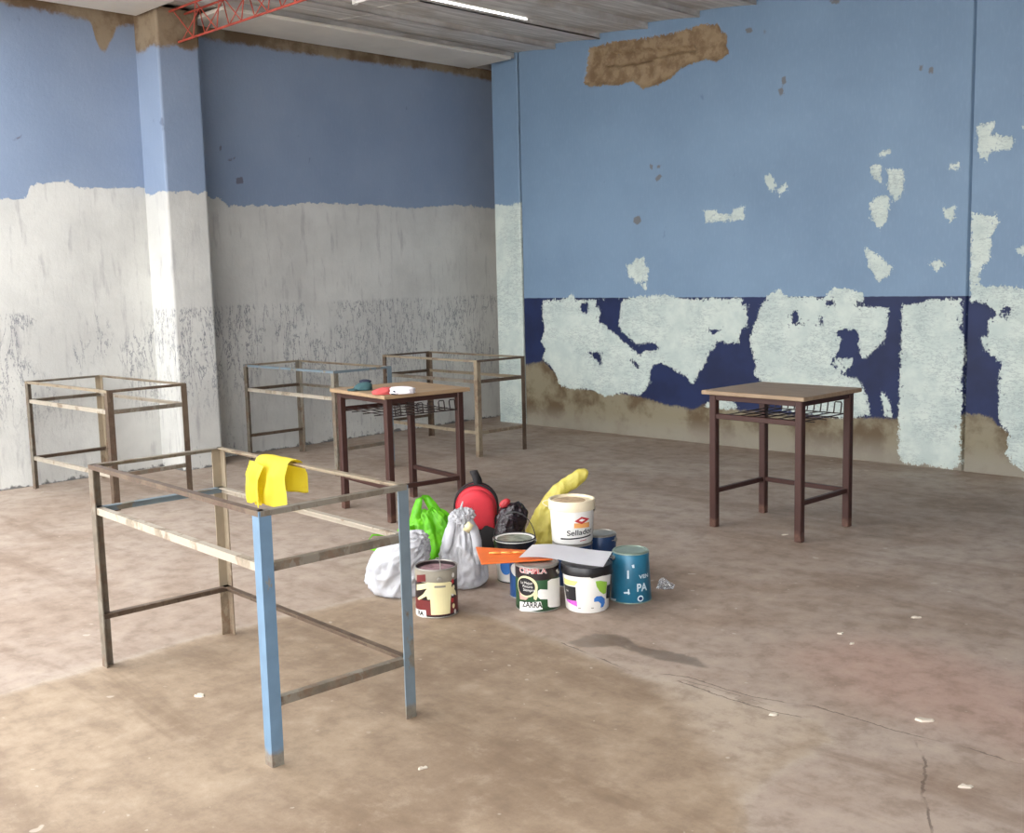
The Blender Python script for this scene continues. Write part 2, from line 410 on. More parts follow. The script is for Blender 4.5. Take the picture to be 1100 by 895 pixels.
# ---- back wall (right-hand in the photograph)
c3, c4, c6, c7 = (540, 0, .2569), (820, 0, .2569), (540, 200, .2569), (820, 200, .2569)
putty_polys = [
    crop(*c6, [(165, 480), (270, 470), (290, 445), (305, 475), (500, 475), (560, 460), (680, 455), (780, 475), (860, 468), (1000, 470), (1002, 495), (1025, 497), (1025, 590), (1000, 600), (985, 660), (940, 655), (900, 650), (870, 690), (850, 740), (830, 765), (795, 830), (760, 790), (720, 770), (670, 740), (635, 745), (610, 800), (620, 820), (570, 880), (500, 862), (470, 872), (430, 880), (380, 855), (330, 848), (290, 852), (240, 832), (215, 775), (190, 742), (165, 720), (180, 680), (160, 650), (175, 600), (165, 540)]),
    [(818, 326), (825, 318), (838, 311), (846, 318), (885, 320), (893, 309), (928, 314), (926, 327), (955, 332), (951, 362), (946, 370), (930, 387), (923, 380), (921.5, 354), (899.6, 354), (898, 362), (906, 363), (893, 391), (907, 403), (923, 408), (930.5, 423.5), (936, 446), (905, 450), (870, 446), (840, 440), (835, 427), (822, 412), (811, 403), (812, 390), (804.6, 367), (812, 344)],
    [(755, 437), (768, 428), (780, 422), (793, 437), (780, 440)],
    [(946, 419), (955, 428), (958, 449), (949, 446)],
    [(893, 391), (900, 385), (915, 385), (916, 392), (907, 400)],
    [(969, 328), (990, 326), (997, 322), (1033, 321), (1034.5, 339), (1032, 344), (1036, 375), (1034, 400), (1032, 498), (1023, 504), (1010, 503), (997, 499), (984, 500), (972, 498), (964.5, 487), (966.5, 400)],
    [(1043, 229), (1061, 231), (1071, 229), (1072, 241), (1065, 256), (1064, 277), (1055, 287), (1051, 303), (1056, 307), (1077, 308), (1100, 309), (1150, 305), (1170, 540), (1100, 506), (1092, 501), (1085, 497), (1081, 487), (1084, 467), (1074, 455), (1073, 441), (1073, 403), (1077, 392), (1066, 382), (1057, 375), (1053, 363), (1063, 359), (1061, 346), (1070, 336), (1059, 326), (1042, 323)],
    crop(*c4, [(890, 525), (970, 505), (955, 565), (1000, 565), (1050, 570), (1045, 615), (985, 635), (955, 625), (930, 670), (905, 665)]),
    crop(*c4, [(762, 706), (818, 678), (818, 712)]),
    crop(*c4, [(480, 640), (530, 622), (537, 640), (490, 664)]),
    crop(*c4, [(442, 690), (496, 685), (494, 768), (455, 740)]),
    crop(*c4, [(518, 710), (580, 703), (592, 750), (582, 812), (555, 838), (520, 800)]),
    crop(*c4, [(445, 850), (480, 818), (528, 822), (526, 905), (487, 960), (450, 905)]),
    crop(*c4, [(3, 750), (25, 722), (57, 770), (40, 802), (10, 775)]),
    crop(*c4, [(58, 802), (95, 758), (102, 790), (70, 822)]),
    crop(*c4, [(1078, 530), (1100, 522), (1100, 548)]),
    crop(*c7, [(748, 95), (802, 82), (800, 125), (780, 152), (755, 125)]),
    crop(*c7, [(692, 325), (740, 303), (757, 330), (725, 362)]),
    crop(*c7, [(420, 252), (450, 268), (490, 300), (542, 335), (522, 372), (485, 402), (440, 340)]),
    crop(*c7, [(1056, 268), (1090, 243), (1110, 268), (1090, 294)]),
    crop(*c6, [(843, 103), (890, 93), (900, 116), (958, 116), (965, 93), (1012, 88), (1012, 138), (960, 144), (890, 148), (848, 157)]),
    crop(*c6, [(518, 330), (545, 322), (560, 298), (595, 298), (600, 330), (614, 350), (602, 397), (555, 407), (545, 385), (522, 375)]),
    crop(*c6, [(582, 410), (604, 402), (602, 430), (590, 428)]),
]
putty_cut = [
    crop(*c6, [(322, 495), (340, 487), (358, 490), (352, 535), (328, 527)]),
    crop(*c6, [(390, 470), (500, 470), (490, 520), (485, 580), (500, 610), (530, 640), (570, 665), (620, 655), (660, 675), (630, 690), (600, 690), (570, 705), (540, 680), (500, 645), (450, 600), (405, 565), (412, 510), (390, 500)]),
    crop(*c6, [(362, 695), (412, 698), (412, 748), (380, 718)]), crop(*c6, [(538, 728), (565, 745), (572, 765), (550, 750)]),
    crop(*c6, [(855, 600), (912, 602), (880, 618)]),
    crop(*c7, [(120, 530), (140, 520), (150, 570), (190, 580), (120, 575)]), crop(*c7, [(230, 545), (250, 545), (250, 588), (238, 588)]),
    crop(*c7, [(260, 478), (300, 480), (300, 500), (262, 500)]), crop(*c7, [(390, 488), (520, 480), (520, 505), (390, 505)]),
    [(1072, 337), (1078, 330), (1087, 329), (1083, 341)],
]
hole_poly = back_poly(crop(*c3, [(335, 350), (350, 280), (360, 200), (400, 190), (470, 170), (540, 165), (700, 140), (760, 125), (830, 100), (900, 100), (915, 130), (940, 150), (935, 190), (950, 215), (900, 260), (860, 250), (800, 260), (740, 290), (700, 330), (650, 355), (590, 375), (540, 340), (520, 345), (480, 360), (430, 355), (370, 365)]))
slot_poly = back_poly(crop(*c3, [(425, 275), (440, 215), (660, 198), (795, 190), (802, 215), (700, 226), (590, 258), (560, 267), (480, 278)]))
stain_polys = [back_poly(crop(*c4, p)) for p in (
    [(72, 325), (92, 318), (98, 345), (80, 360)], [(62, 375), (82, 362), (88, 390), (70, 402)], [(650, 275), (668, 268), (668, 298), (650, 295)],
    [(688, 285), (712, 275), (712, 308), (690, 310)], [(270, 0), (325, -6), (315, 18), (285, 18)], [(0, 125), (14, 125), (10, 145), (0, 142)])]
stain_polys += [back_poly(crop(*c3, p)) for p in ([(612, 680), (628, 690), (628, 715), (616, 705)], [(645, 690), (662, 688), (658, 705), (645, 705)], [(635, 745), (660, 725), (668, 740), (645, 762)],
    [(1010, 120), (1040, 112), (1050, 135), (1020, 140)])]
stain_polys += [back_poly(crop(*c6, [(548, 130), (575, 120), (580, 150), (560, 165), (545, 150)]))]
damp_px = [(563, 392), (584, 388), (598, 401), (607, 414), (643, 419), (686, 425), (717, 435), (746, 439), (757, 433), (795, 440), (870, 447), (960, 449), (1037, 444), (1055, 445), (1066, 449), (1074, 458), (1100, 470)]
damp_c = back_poly(damp_px)
COLX = 0.30          # free edge of the corner column
SEAM0, SEAM1 = 0.645, 4.79
bx = np.unique(np.concatenate([np.arange(SEAM0 + .012, 5.6, .016), np.linspace(5.6, ROOM_X, 12), SEAM1 + np.array([-.009, -.007, .007, .009])]))
bz = np.concatenate([np.arange(0, 3.6, .016), [3.62]])
BU, BV = np.meshgrid(bx, bz, indexing='ij')
put = union(BU, BV, [back_poly(p) for p in putty_polys])
cut = union(BU, BV, [back_poly(p) for p in putty_cut])
put = np.minimum(put, -cut)
hole = poly_sdf(BU, BV, hole_poly); slot = poly_sdf(BU, BV, slot_poly)
damp = np.interp(BU, [p[0] for p in damp_c], [p[1] for p in damp_c]) - BV
rng = np.random.default_rng(3)
rough = rng.normal(0, 1, BU.shape)
rough = (rough + np.roll(rough, 1, 0) + np.roll(rough, 1, 1) + np.roll(rough, -1, 0) + np.roll(rough, -1, 1)) / 5
depth = 0.022 * np.clip(hole / 0.03, 0, 1) + 0.05 * np.clip(slot / 0.012, 0, 1) + np.clip(hole / 0.03, 0, 1) * rough * 0.007
depth += -0.004 * np.clip(put / 0.02, 0, 1) - np.clip(put / .02, 0, 1) * rough * 0.002
seam = np.where(np.abs(BU - SEAM1) < .008, 0.045, 0.0)
me = grid_mesh('wall_back', bx, bz, lambda U, V: (U, depth + seam, V), {'putty': put, 'hole': hole, 'damp': damp, 'stain': union(BU, BV, stain_polys)})
M_BACK = back_wall_material()
wall_back = link('wall_back', me, M_BACK, smooth=True)
tag(wall_back, 'blue wall with torn navy band and white putty patches', 'wall', kind='structure')
# solid core behind the painted face
obj('wall_core', boxbm(SEAM0, ROOM_X, 0.08, 0.24, 0, 3.62), plain('wall_core_cement', (130, 120, 108), 0.9), wall_back)

# ---- left wall
white_px = [(-200, 214), (0, 214), (28, 213), (32, 200), (40, 196), (75, 195), (85, 202), (165, 201), (238, 214), (245, 221), (300, 221), (330, 218), (400, 220), (440, 224), (490, 220), (533, 224)]
wc = left_poly(white_px)
ly = np.concatenate([np.linspace(-9.6, -5.0, 14), np.arange(-4.95, 0.30, .02), [0.30]])
lz = np.concatenate([np.arange(0, 3.62, .02), [3.62]])
LU, LV = np.meshgrid(ly, lz, indexing='ij')
bare_px = [(-200, -40), (0, 4), (60, 14), (95, 22), (100, 30), (105, 50), (112, 56), (118, 46), (126, 28), (150, 26), (225, 42), (300, 54), (400, 68), (470, 76), (533, 88)]
bc = left_poly(bare_px)
bare = LV - np.interp(LU, [p[0] for p in bc], [p[1] for p in bc])
lst = [left_poly(crop(200, 0, .3273, p)) for p in ([(130, 522), (150, 520), (166, 508), (160, 525), (140, 530)], [(162, 582), (185, 580), (190, 602), (165, 605)], [(108, 475), (116, 475), (116, 498), (108, 498)])]
lst += [left_poly(crop(0, 0, .257, p)) for p in ([(48, 582), (80, 572), (98, 558), (92, 575), (60, 588)], [(82, 668), (110, 665), (122, 680), (100, 672)])]
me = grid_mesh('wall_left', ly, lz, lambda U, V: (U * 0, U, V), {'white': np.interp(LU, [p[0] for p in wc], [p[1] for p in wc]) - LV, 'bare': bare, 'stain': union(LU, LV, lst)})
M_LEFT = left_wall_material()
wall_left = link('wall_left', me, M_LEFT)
tag(wall_left, 'faded blue wall whitewashed below with dark streaks', 'wall', kind='structure')
obj('wall_core', boxbm(-0.2, -0.02, ROOM_Y, 0.5, 0, 3.62), bpy.data.materials['wall_core_cement'], wall_left)

def column_mesh(name, x0, x1, y0, y1, z1, white_z, bare_z, mat, parent, side_drop=0.0, extra=None):
    """square masonry column whose four faces are fine grids that carry the paint attributes"""
    per = [(x0, y0), (x1, y0), (x1, y1), (x0, y1), (x0, y0)]
    us, pts = [], []
    for (ax, ay), (bx_, by_) in zip(per[:-1], per[1:]):
        n_ = 16
        for k in range(n_):
            t = k / n_; pts.append((ax + (bx_ - ax) * t, ay + (by_ - ay) * t)); us.append(len(us))
    pts.append(per[-1]); us.append(len(us))
    vs = np.concatenate([np.arange(0, z1, .03), [z1]])
    PX = np.array([p[0] for p in pts]); PY = np.array([p[1] for p in pts])
    U, V = np.meshgrid(np.array(us), vs, indexing='ij')
    X, Y = PX[U], PY[U]
    wob = 0.012 * np.sin(X * 23 + Y * 31)
    at = {'white': white_z + wob - V, 'bare': V - bare_z - wob, 'stain': V * 0 - 9}
    at.update({'putty': white_z + wob - V, 'hole': V - bare_z - wob, 'damp': V * 0 - 9})
    me_ = grid_mesh(name, np.array(us), vs, lambda a, b: (PX[a], PY[a], b), at)
    return link(name, me_, mat, parent)
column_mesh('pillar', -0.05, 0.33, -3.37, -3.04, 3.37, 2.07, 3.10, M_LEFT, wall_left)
column_mesh('corner_column', COLX, SEAM0 - .012, 0.0, 0.3, 3.6, 2.06, 3.5, M_BACK, wall_back)
obj('corner_infill', boxbm(-0.02, COLX + 0.05, 0.3, 0.42, 0, 3.62), bpy.data.materials['wall_core_cement'], wall_back)

# ---- the closed side of the shed, behind the photographer
wr = obj('wall_right', boxbm(ROOM_X, ROOM_X + 0.2, ROOM_Y, 0.24, 0, 3.62), plain('side_wall_paint', (176, 184, 196), 0.8))
tag(wr, 'plain painted side wall closing the shed', 'wall', kind='structure')

# ---- roof: lapped fibre-cement sheets running along the left wall
M_ROOF = roof_material()
roof = empty('ceiling', (0, 0, 0)); tag(roof, 'grey lapped fibre cement roof sheets', 'ceiling', kind='structure')
def sheet_mesh(y0, y1, lip=True, gap_y=None):
    bm = bmesh.new(); n_ = 10; t = 0.012
    prof = [(0.52 * k / n_, 0.045 - 0.05 * k / n_ + 0.006 * sin(pi * k / n_)) for k in range(n_ + 1)]
    ring = [[bm.verts.new((x, y, z + dz)) for x, z in prof] for y in (y0, y1) for dz in (0, t)]
    a, b, c, d = ring
    for k in range(n_):
        bm.faces.new((a[k], a[k + 1], c[k + 1], c[k])); bm.faces.new((b[k], d[k], d[k + 1], b[k + 1]))
        bm.faces.new((a[k], b[k], b[k + 1], a[k + 1])); bm.faces.new((c[k], c[k + 1], d[k + 1], d[k]))
    bm.faces.new((a[0], c[0], d[0], b[0])); bm.faces.new((a[-1], b[-1], d[-1], c[-1]))
    if lip: box(bm, 0.508, 0.52, gap_y if gap_y is not None else y0, y1, -0.004, 0.062)
    if gap_y is not None: box(bm, 0.508, 0.52, y0, gap_y, -0.004, 0.026)
    bmesh.ops.recalc_face_normals(bm, faces=bm.faces[:])
    me_ = bpy.data.meshes.new('roof_sheet'); bm.to_mesh(me_); bm.free(); me_.materials.append(M_ROOF)
    return me_
SPLITS = [0.5, -2.0, -3.8, OPEN_Y, ROOF_END]
for j in range(4):
    full = sheet_mesh(SPLITS[j + 1], SPLITS[j])
    part_gap = sheet_mesh(SPLITS[1], SPLITS[0], True, -0.88)
    for i in range(-2, 20):
        if j == 3 and 0.59 + 0.51 * i < OPEN_X: continue
        o = link('roof_sheet', part_gap if (i == 1 and j == 0) else full, None, roof)
        o.location = (0.59 + 0.51 * i, 0, 3.37 + (0.004 if j % 2 else 0))
# pale boards closing the eaves, one per bay
M_PALE = plain('pale_eave_board', (222, 216, 204), 0.7, var=0.06, scale=3)
for a, b in ((-3.02, -0.10), (OPEN_Y, -3.40)):
    obj('eave_board', boxbm(0.10, 0.66, a, b, 3.335, 3.363, 0.004), M_PALE, roof)

# ---- red lattice truss
M_RED = plain('red_lead_paint', (170, 72, 54), 0.5, var=0.25, scale=9)
tr = empty('roof_truss', (0.33, -3.2, 3.14))
tag(tr, 'slim red lattice steel truss starting at the top of the pillar', 'truss')
TL = ROOM_X - 0.33
def truss_bar(name, a, b, r):
    bm = bmesh.new(); tube(bm, [a, b], r, 8); return obj(name, bm, M_RED, tr, True, 40)
truss_bar('bottom_chord', (-0.1, 0, 0), (TL, 0, 0), 0.008)
for s in (-1, 1): truss_bar('top_chord', (-0.1, s * 0.06, 0.205), (TL, s * 0.06, 0.205), 0.008)
bm_m = {}
for s in (-1, 1):
    for up in (0, 1):
        bm = bmesh.new(); L_ = 0.16
        tube(bm, [(0, 0, 0) if up else (0, s * .06, .205), (L_, s * .06, .205) if up else (L_, 0, 0)], 0.0045, 6)
        me_ = bpy.data.meshes.new('lattice_bar'); bm.to_mesh(me_); bm.free(); me_.materials.append(M_RED); bm_m[(s, up)] = me_
k = 0; x_ = 0.05
while x_ < TL - 0.2:
    for s in (-1, 1):
        o = link('lattice_bar', bm_m[(s, (k + (s > 0)) % 2)], None, tr); o.location = (x_, 0, 0)
    x_ += 0.16; k += 1
obj('bearing_plate', boxbm(-0.12, -0.002, -0.14, 0.14, 0.19, 0.226, 0.003), plain('rusty_plate', (96, 60, 46), 0.8, var=0.3), tr)

# ---- fluorescent batten hung under the roof
lamp = empty('ceiling_lamp', (1.60, -2.56, 3.30)); tag(lamp, 'white fluorescent batten lamp hanging under the roof, cut by the photo top', 'lamp')
M_WHITEP = plain('white_enamel', (236, 236, 230), 0.4, var=0.03)
obj('lamp_body', boxbm(-0.05, 1.2, -0.03, 0.03, 0.0, 0.045, 0.006), M_WHITEP, lamp)
bm = bmesh.new(); tube(bm, [(0.0, 0, -0.02), (1.15, 0, -0.02)], 0.013, 10)
obj('lamp_tube', bm, plain('tube_glass', (245, 245, 240), 0.2, var=0.02), lamp, True, 40)
for x_ in (0.1, 1.05):
    bm = bmesh.new(); tube(bm, [(x_, 0, 0.04), (x_, 0, 0.09)], 0.004, 6); obj('hanger', bm, M_WHITEP, lamp)
for x_ in (-0.02, 1.14):
    obj('lamp_holder', boxbm(x_, x_ + 0.03, -0.015, 0.015, -0.035, 0.002, 0.002), M_WHITEP, lamp)

# ================================================================== STEEL DESK FRAMES
def worn_steel(name, paint, steel, amount, rust=(112, 78, 56)):
    n = NT(name); z = n.sep()[2]
    w = n.noise(9, 5, 0.65, vec=n.map((1, 1, 0.5)))
    s = n.mix(n.step(n.noise(22, 5, 0.7), 0.35, 0.65), srgb(*steel), srgb(*[int(c * .86) for c in steel]))
    s = n.mix(n.math('MULTIPLY', n.step(n.noise(14, 5, 0.7, vec=n.map((1, 1, 1), (3, 1, 2))), 0.5, 0.62), 0.4), s, srgb(*rust))
    t = 0.75 - 0.5 * amount
    m = n.step(w, t - 0.02, t + 0.02)
    foot = n.step(n.math('ADD', z, n.math('MULTIPLY', n.math('SUBTRACT', n.noise(30, 3), .5), .05)), 0.03, 0.06)
    m = n.math('MULTIPLY', m, foot)
    col = n.mix(m, s, n.mix(n.noise(20, 3), srgb(*paint), srgb(*[int(c * .86) for c in paint])))
    n.bump(n.noise(60, 3), 0.15, 0.002)
    return n.out(col, 0.5, 0.15)
M_BLUE = worn_steel('worn_blue_steel', (112, 142, 168), (138, 132, 120), 0.93)
M_BLUEGREY = worn_steel('scuffed_grey_blue_steel', (122, 138, 148), (134, 128, 116), 0.62)
M_TAN = worn_steel('bare_tan_steel', (160, 146, 124), (140, 124, 104), 0.6)
M_GREY = worn_steel('bare_grey_steel', (138, 131, 118), (122, 112, 98), 0.5)
M_DARKST = worn_steel('rusted_dark_steel', (112, 96, 80), (98, 82, 68), 0.4, (84, 58, 44))
M_PALEST = worn_steel('pale_worn_steel', (186, 176, 160), (160, 148, 130), 0.6)
def angle_leg(sx, sy, lx, ly_, h, w=0.039, t=0.005, lean=(0, 0)):
    """L-section post in the corner (sx, sy)"""
    bm = bmesh.new(); X, Y = sx * lx / 2, sy * ly_ / 2
    prof = [(0, 0), (-sx * w, 0), (-sx * w, -sy * t), (-sx * t, -sy * t), (-sx * t, -sy * w), (0, -sy * w)]
    lo = [bm.verts.new((X + lean[0] + a, Y + lean[1] + b, 0)) for a, b in prof]; hi = [bm.verts.new((X + a, Y + b, h)) for a, b in prof]
    for i in range(6): bm.faces.new((lo[i], lo[(i + 1) % 6], hi[(i + 1) % 6], hi[i]))
    bm.faces.new(lo[::-1]); bm.faces.new(hi)
    return bm
def angle_rail(side, lx, ly_, z, w=0.025, t=0.004, top=False):
    """L-section rail on one side: 'x-','x+' short sides, 'y-','y+' long sides; z is its top"""
    bm = bmesh.new(); s = 1 if side[1] == '+' else -1
    inset = 0.0 if top else 0.006
    wf = w
    if top: w = 0.016
    if side[0] == 'y':
        Y = s * (ly_ / 2 - inset); X = lx / 2 - 0.006
        box(bm, -X, X, min(Y, Y - s * t), max(Y, Y - s * t), z - w, z)
        box(bm, -X, X, min(Y - s * t, Y - s * wf), max(Y - s * t, Y - s * wf), z - t, z)
    else:
        X = s * (lx / 2 - inset); Y = ly_ / 2 - 0.006
        box(bm, min(X, X - s * t), max(X, X - s * t), -Y, Y, z - w, z)
        box(bm, min(X - s * t, X - s * wf), max(X - s * t, X - s * wf), -Y, Y, z - t, z)
    return bm
LEGS = {'L': (-1, -1), 'B': (-1, 1), 'R': (1, 1), 'F': (1, -1)}
def desk_frame(loc, rz, lx, ly_, h, label, legs, tops, mids, lows, zmid=0.60, zlow=0.20, leans=None):
    t = empty('desk_frame', (loc[0], loc[1], 0), rz); tag(t, label, 'desk frame', 'bare steel desk frames')
    for k, m in legs.items():
        obj('leg', angle_leg(*LEGS[k], lx, ly_, h, lean=(leans or {}).get(k, (0, 0))), m, t)
    for k, m in tops.items(): obj('top_rail', angle_rail(k, lx + .002, ly_ + .002, h + 0.001, top=True), m, t)
    for k, m in mids.items(): obj('middle_rail', angle_rail(k, lx, ly_, zmid), m, t)
    for k, m in lows.items(): obj('lower_rail', angle_rail(k, lx, ly_, zlow), m, t)
    return t
frameA = desk_frame((4.587, -5.455), radians(-2.55), 1.216, 0.524, 0.755, 'blue-legged bare steel desk frame nearest the camera with a yellow cloth',
    {'L': M_GREY, 'B': M_TAN, 'R': M_BLUEGREY, 'F': M_BLUE}, {'y-': M_DARKST, 'x-': M_GREY, 'y+': M_TAN, 'x+': M_GREY},
    {'y-': M_PALEST, 'x-': M_BLUEGREY, 'y+': M_PALEST, 'x+': M_GREY}, {'x-': M_DARKST, 'y+': M_DARKST, 'x+': M_GREY})
desk_frame((0.707, -4.122), radians(0.98), 1.216, 0.543, 0.755, 'rusty tan desk frame by the whitewashed wall left of the pillar',
    {'L': M_GREY, 'B': M_TAN, 'R': M_DARKST, 'F': M_DARKST}, {'y-': M_TAN, 'x-': M_GREY, 'y+': M_TAN, 'x+': M_DARKST},
    {'y-': M_PALEST, 'x-': M_GREY, 'y+': M_PALEST, 'x+': M_GREY}, {'y-': M_PALEST, 'x-': M_DARKST, 'x+': M_GREY}, 0.63, 0.23)
desk_frame((0.858, -2.515), radians(-0.93), 1.223, 0.518, 0.755, 'grey-blue desk frame behind the brown desk, just right of the pillar',
    {'L': M_GREY, 'B': M_GREY, 'R': M_BLUEGREY, 'F': M_GREY}, {'y-': M_BLUEGREY, 'x-': M_TAN, 'y+': M_TAN, 'x+': M_BLUEGREY},
    {'y-': M_PALEST, 'x-': M_DARKST, 'y+': M_GREY, 'x+': M_GREY}, {'x-': M_DARKST, 'x+': M_GREY}, 0.57, 0.20)
desk_frame((1.073, -1.308), radians(-2.2), 1.222, 0.512, 0.755, 'rusty brown desk frame farthest back beside the corner column',
    {'L': M_DARKST, 'B': M_DARKST, 'R': M_DARKST, 'F': M_TAN}, {'y-': M_TAN, 'x-': M_DARKST, 'y+': M_TAN, 'x+': M_DARKST},
    {'y-': M_GREY, 'x-': M_DARKST, 'y+': M_TAN, 'x+': M_DARKST}, {'y-': M_TAN, 'x+': M_TAN, 'x-': M_DARKST}, 0.60, 0.20)

# ================================================================== BROWN SCHOOL DESKS
M_BROWN = worn_steel('maroon_enamel_steel', (70, 43, 37), (104, 74, 62), 0.9, (60, 36, 30))
M_WIRE = plain('black_wire', (48, 38, 36), 0.45, var=0.2)
def wood(name, rgb, dark):
    n = NT(name); g = n.noise(4, 5, 0.6, vec=n.map((1.2, 14, 6)))
    c = n.mix(n.step(g, 0.3, 0.7), srgb(*rgb), srgb(*dark))
    c = n.mix(n.math('MULTIPLY', n.step(n.noise(5, 5), 0.5, 0.65), 0.35), c, srgb(*[min(255, int(v * 1.12)) for v in rgb]))
    return n.out(c, 0.5)
M_TOP_D = wood('pale_brown_laminate', (158, 136, 110), (138, 116, 92))
M_TOP_C = wood('worn_laminate', (166, 138, 104), (150, 126, 100))
M_TOPEDGE = plain('desk_edge', (156, 122, 82), 0.6)
def school_desk(loc, rz, lx, ly_, h, label, mtop, open_side):
    """square-tube desk; open_side 'y-' or 'x-' has a high rail, the other three sides a foot rail"""
    if open_side == 'x-': rz -= pi / 2; lx, ly_ = ly_, lx
    t = empty('school_desk', (loc[0], loc[1], 0), rz); tag(t, label, 'desk', 'brown school desks')
    w = 0.040; X, Y = lx / 2, ly_ / 2; ht = h - 0.022
    for sx in (-1, 1):
        for sy in (-1, 1):
            obj('leg', boxbm(sx * X, sx * (X - w), sy * Y, sy * (Y - w), 0, ht - .001, 0.004), M_BROWN, t)
    obj('desktop', boxbm(-X - .03, X + .03, -Y - .03, Y + .03, ht, h, 0.003), mtop, t)
    for sy in (-1, 1): obj('apron_rail', boxbm(-X + w, X - w, sy * (Y - .006), sy * (Y - .030), ht - .032, ht - .001, .002), M_BROWN, t)
    for sx in (-1, 1): obj('apron_rail', boxbm(sx * (X - .006), sx * (X - .030), -Y + w, Y - w, ht - .032, ht - .001, .002), M_BROWN, t)
    zs = 0.615
    obj('shelf_rail', boxbm(-X + w, X - w, -Y + .006, -Y + .030, zs - .014, zs + .014, .003), M_BROWN, t)
    zf = 0.20
    for sx in (-1, 1): obj('foot_rail', boxbm(sx * (X - .008), sx * (X - .032), -Y + w, Y - w, zf - .013, zf + .013, .003), M_BROWN, t)
    obj('foot_rail', boxbm(-X + w, X - w, Y - .008, Y - .032, zf - .013, zf + .013, .003), M_BROWN, t)
    # wire basket: floor rods and crenellated upstands
    bk = bmesh.new()
    for k in range(7):
        x = -X + 0.05 + k * (2 * X - 0.10) / 6
        tube(bk, [(x, -Y + .02, zs), (x, Y - .012, zs)], 0.003, 6)
    for y in (-Y * 0.45, 0.0, Y * 0.45): tube(bk, [(-X + .012, y, zs - .005), (X - .012, y, zs - .005)], 0.003, 6)
    basket = obj('wire_shelf', bk, M_WIRE, t, True, 40)
    def crenel(a, b, n_):
        pts = []; a, b = Vector(a), Vector(b)
        for i in range(n_):
            p = a.lerp(b, (i + .10) / n_); q = a.lerp(b, (i + .72) / n_); z0, z1 = zs, zs + .062
            pts += [p + Vector((0, 0, z0)), p.lerp(q, .08) + Vector((0, 0, z0 + .008)), p.lerp(q, .18) + Vector((0, 0, z1 - .008)), p.lerp(q, .26) + Vector((0, 0, z1)),
                    p.lerp(q, .9) + Vector((0, 0, z1)), q + Vector((0, 0, z1 - .008)), q.lerp(p, .12) + Vector((0, 0, z0 + .008)), q.lerp(p, .2) + Vector((0, 0, z0))]
        bm = bmesh.new(); tube(bm, pts, 0.0035, 6); obj('wire_upstand', bm, M_WIRE, basket, True, 40)
        bm = bmesh.new(); tube(bm, [a + Vector((0, 0, zs)), b + Vector((0, 0, zs))], 0.0035, 6); obj('wire_edge', bm, M_WIRE, basket, True, 40)
    crenel((-X + w, Y - .015, 0), (X - w, Y - .015, 0), 6)
    return t
school_desk((4.702, -2.192), radians(-2.2), 0.575, 0.507, 0.756, 'brown school desk standing alone by the blue wall', M_TOP_D, 'y-')
DESK_C = (2.703, -3.203)
school_desk(DESK_C, radians(-7.9), 0.587, 0.533, 0.743, 'brown school desk among the frames with clothes on its top', M_TOP_C, 'x-')

# ================================================================== CANS AND BUCKETS
M_TIN = plain('dull_tin', (170, 166, 158), 0.35, 0.7, var=0.1)
M_MAROON = plain('maroon_label', (112, 40, 40), 0.4, var=0.12)
M_DARK = plain('dark_label', (40, 28, 30), 0.4, var=0.1)
M_GREENL = plain('green_label', (44, 86, 52), 0.4, var=0.1)
M_CREAM = plain('cream_print', (232, 222, 172), 0.5, var=0.03)
M_OFFW = plain('white_print', (236, 234, 228), 0.5, var=0.03)
M_BLACKP = plain('black_print', (26, 24, 28), 0.45, var=0.05)
M_REDP = plain('red_print', (190, 52, 58), 0.45, var=0.05)
M_ORANGEP = plain('orange_print', (236, 168, 96), 0.5, var=0.1)
M_GREYPAINT = plain('grey_paint_smear', (150, 144, 130), 0.5, var=0.1)
M_PLASTICW = plain('white_plastic', (240, 238, 232), 0.35, var=0.03)
M_LIDC = plain('cream_plastic_lid', (226, 212, 182), 0.4, var=0.06)
M_BLACKPL = plain('black_plastic', (30, 28, 30), 0.3, var=0.15, bump=0.2)
M_TEAL = plain('teal_tin', (36, 104, 132), 0.35, 0.1, var=0.12)
M_NAVYT = plain('navy_tin', (34, 62, 104), 0.35, 0.1, var=0.12)
M_BLUET = plain('blue_tin', (40, 84, 140), 0.35, 0.1, var=0.12)
M_TEXT2 = plain('pale_blue_print', (196, 214, 222), 0.5, var=0.03)
M_LIME2 = plain('lime_green_print', (150, 196, 70), 0.5, var=0.06)
M_YELP = plain('yellow_print', (232, 228, 130), 0.5, var=0.06)
M_MAG = plain('magenta_print', (196, 92, 190), 0.5, var=0.06)
M_BLUP = plain('blue_print', (60, 120, 196), 0.5, var=0.08)
M_PINKPAINT = plain('pinkish_wet_paint', (150, 120, 124), 0.25, var=0.35, scale=30)
M_GREYWET = plain('grey_green_paint', (140, 142, 124), 0.2, var=0.3, scale=25)

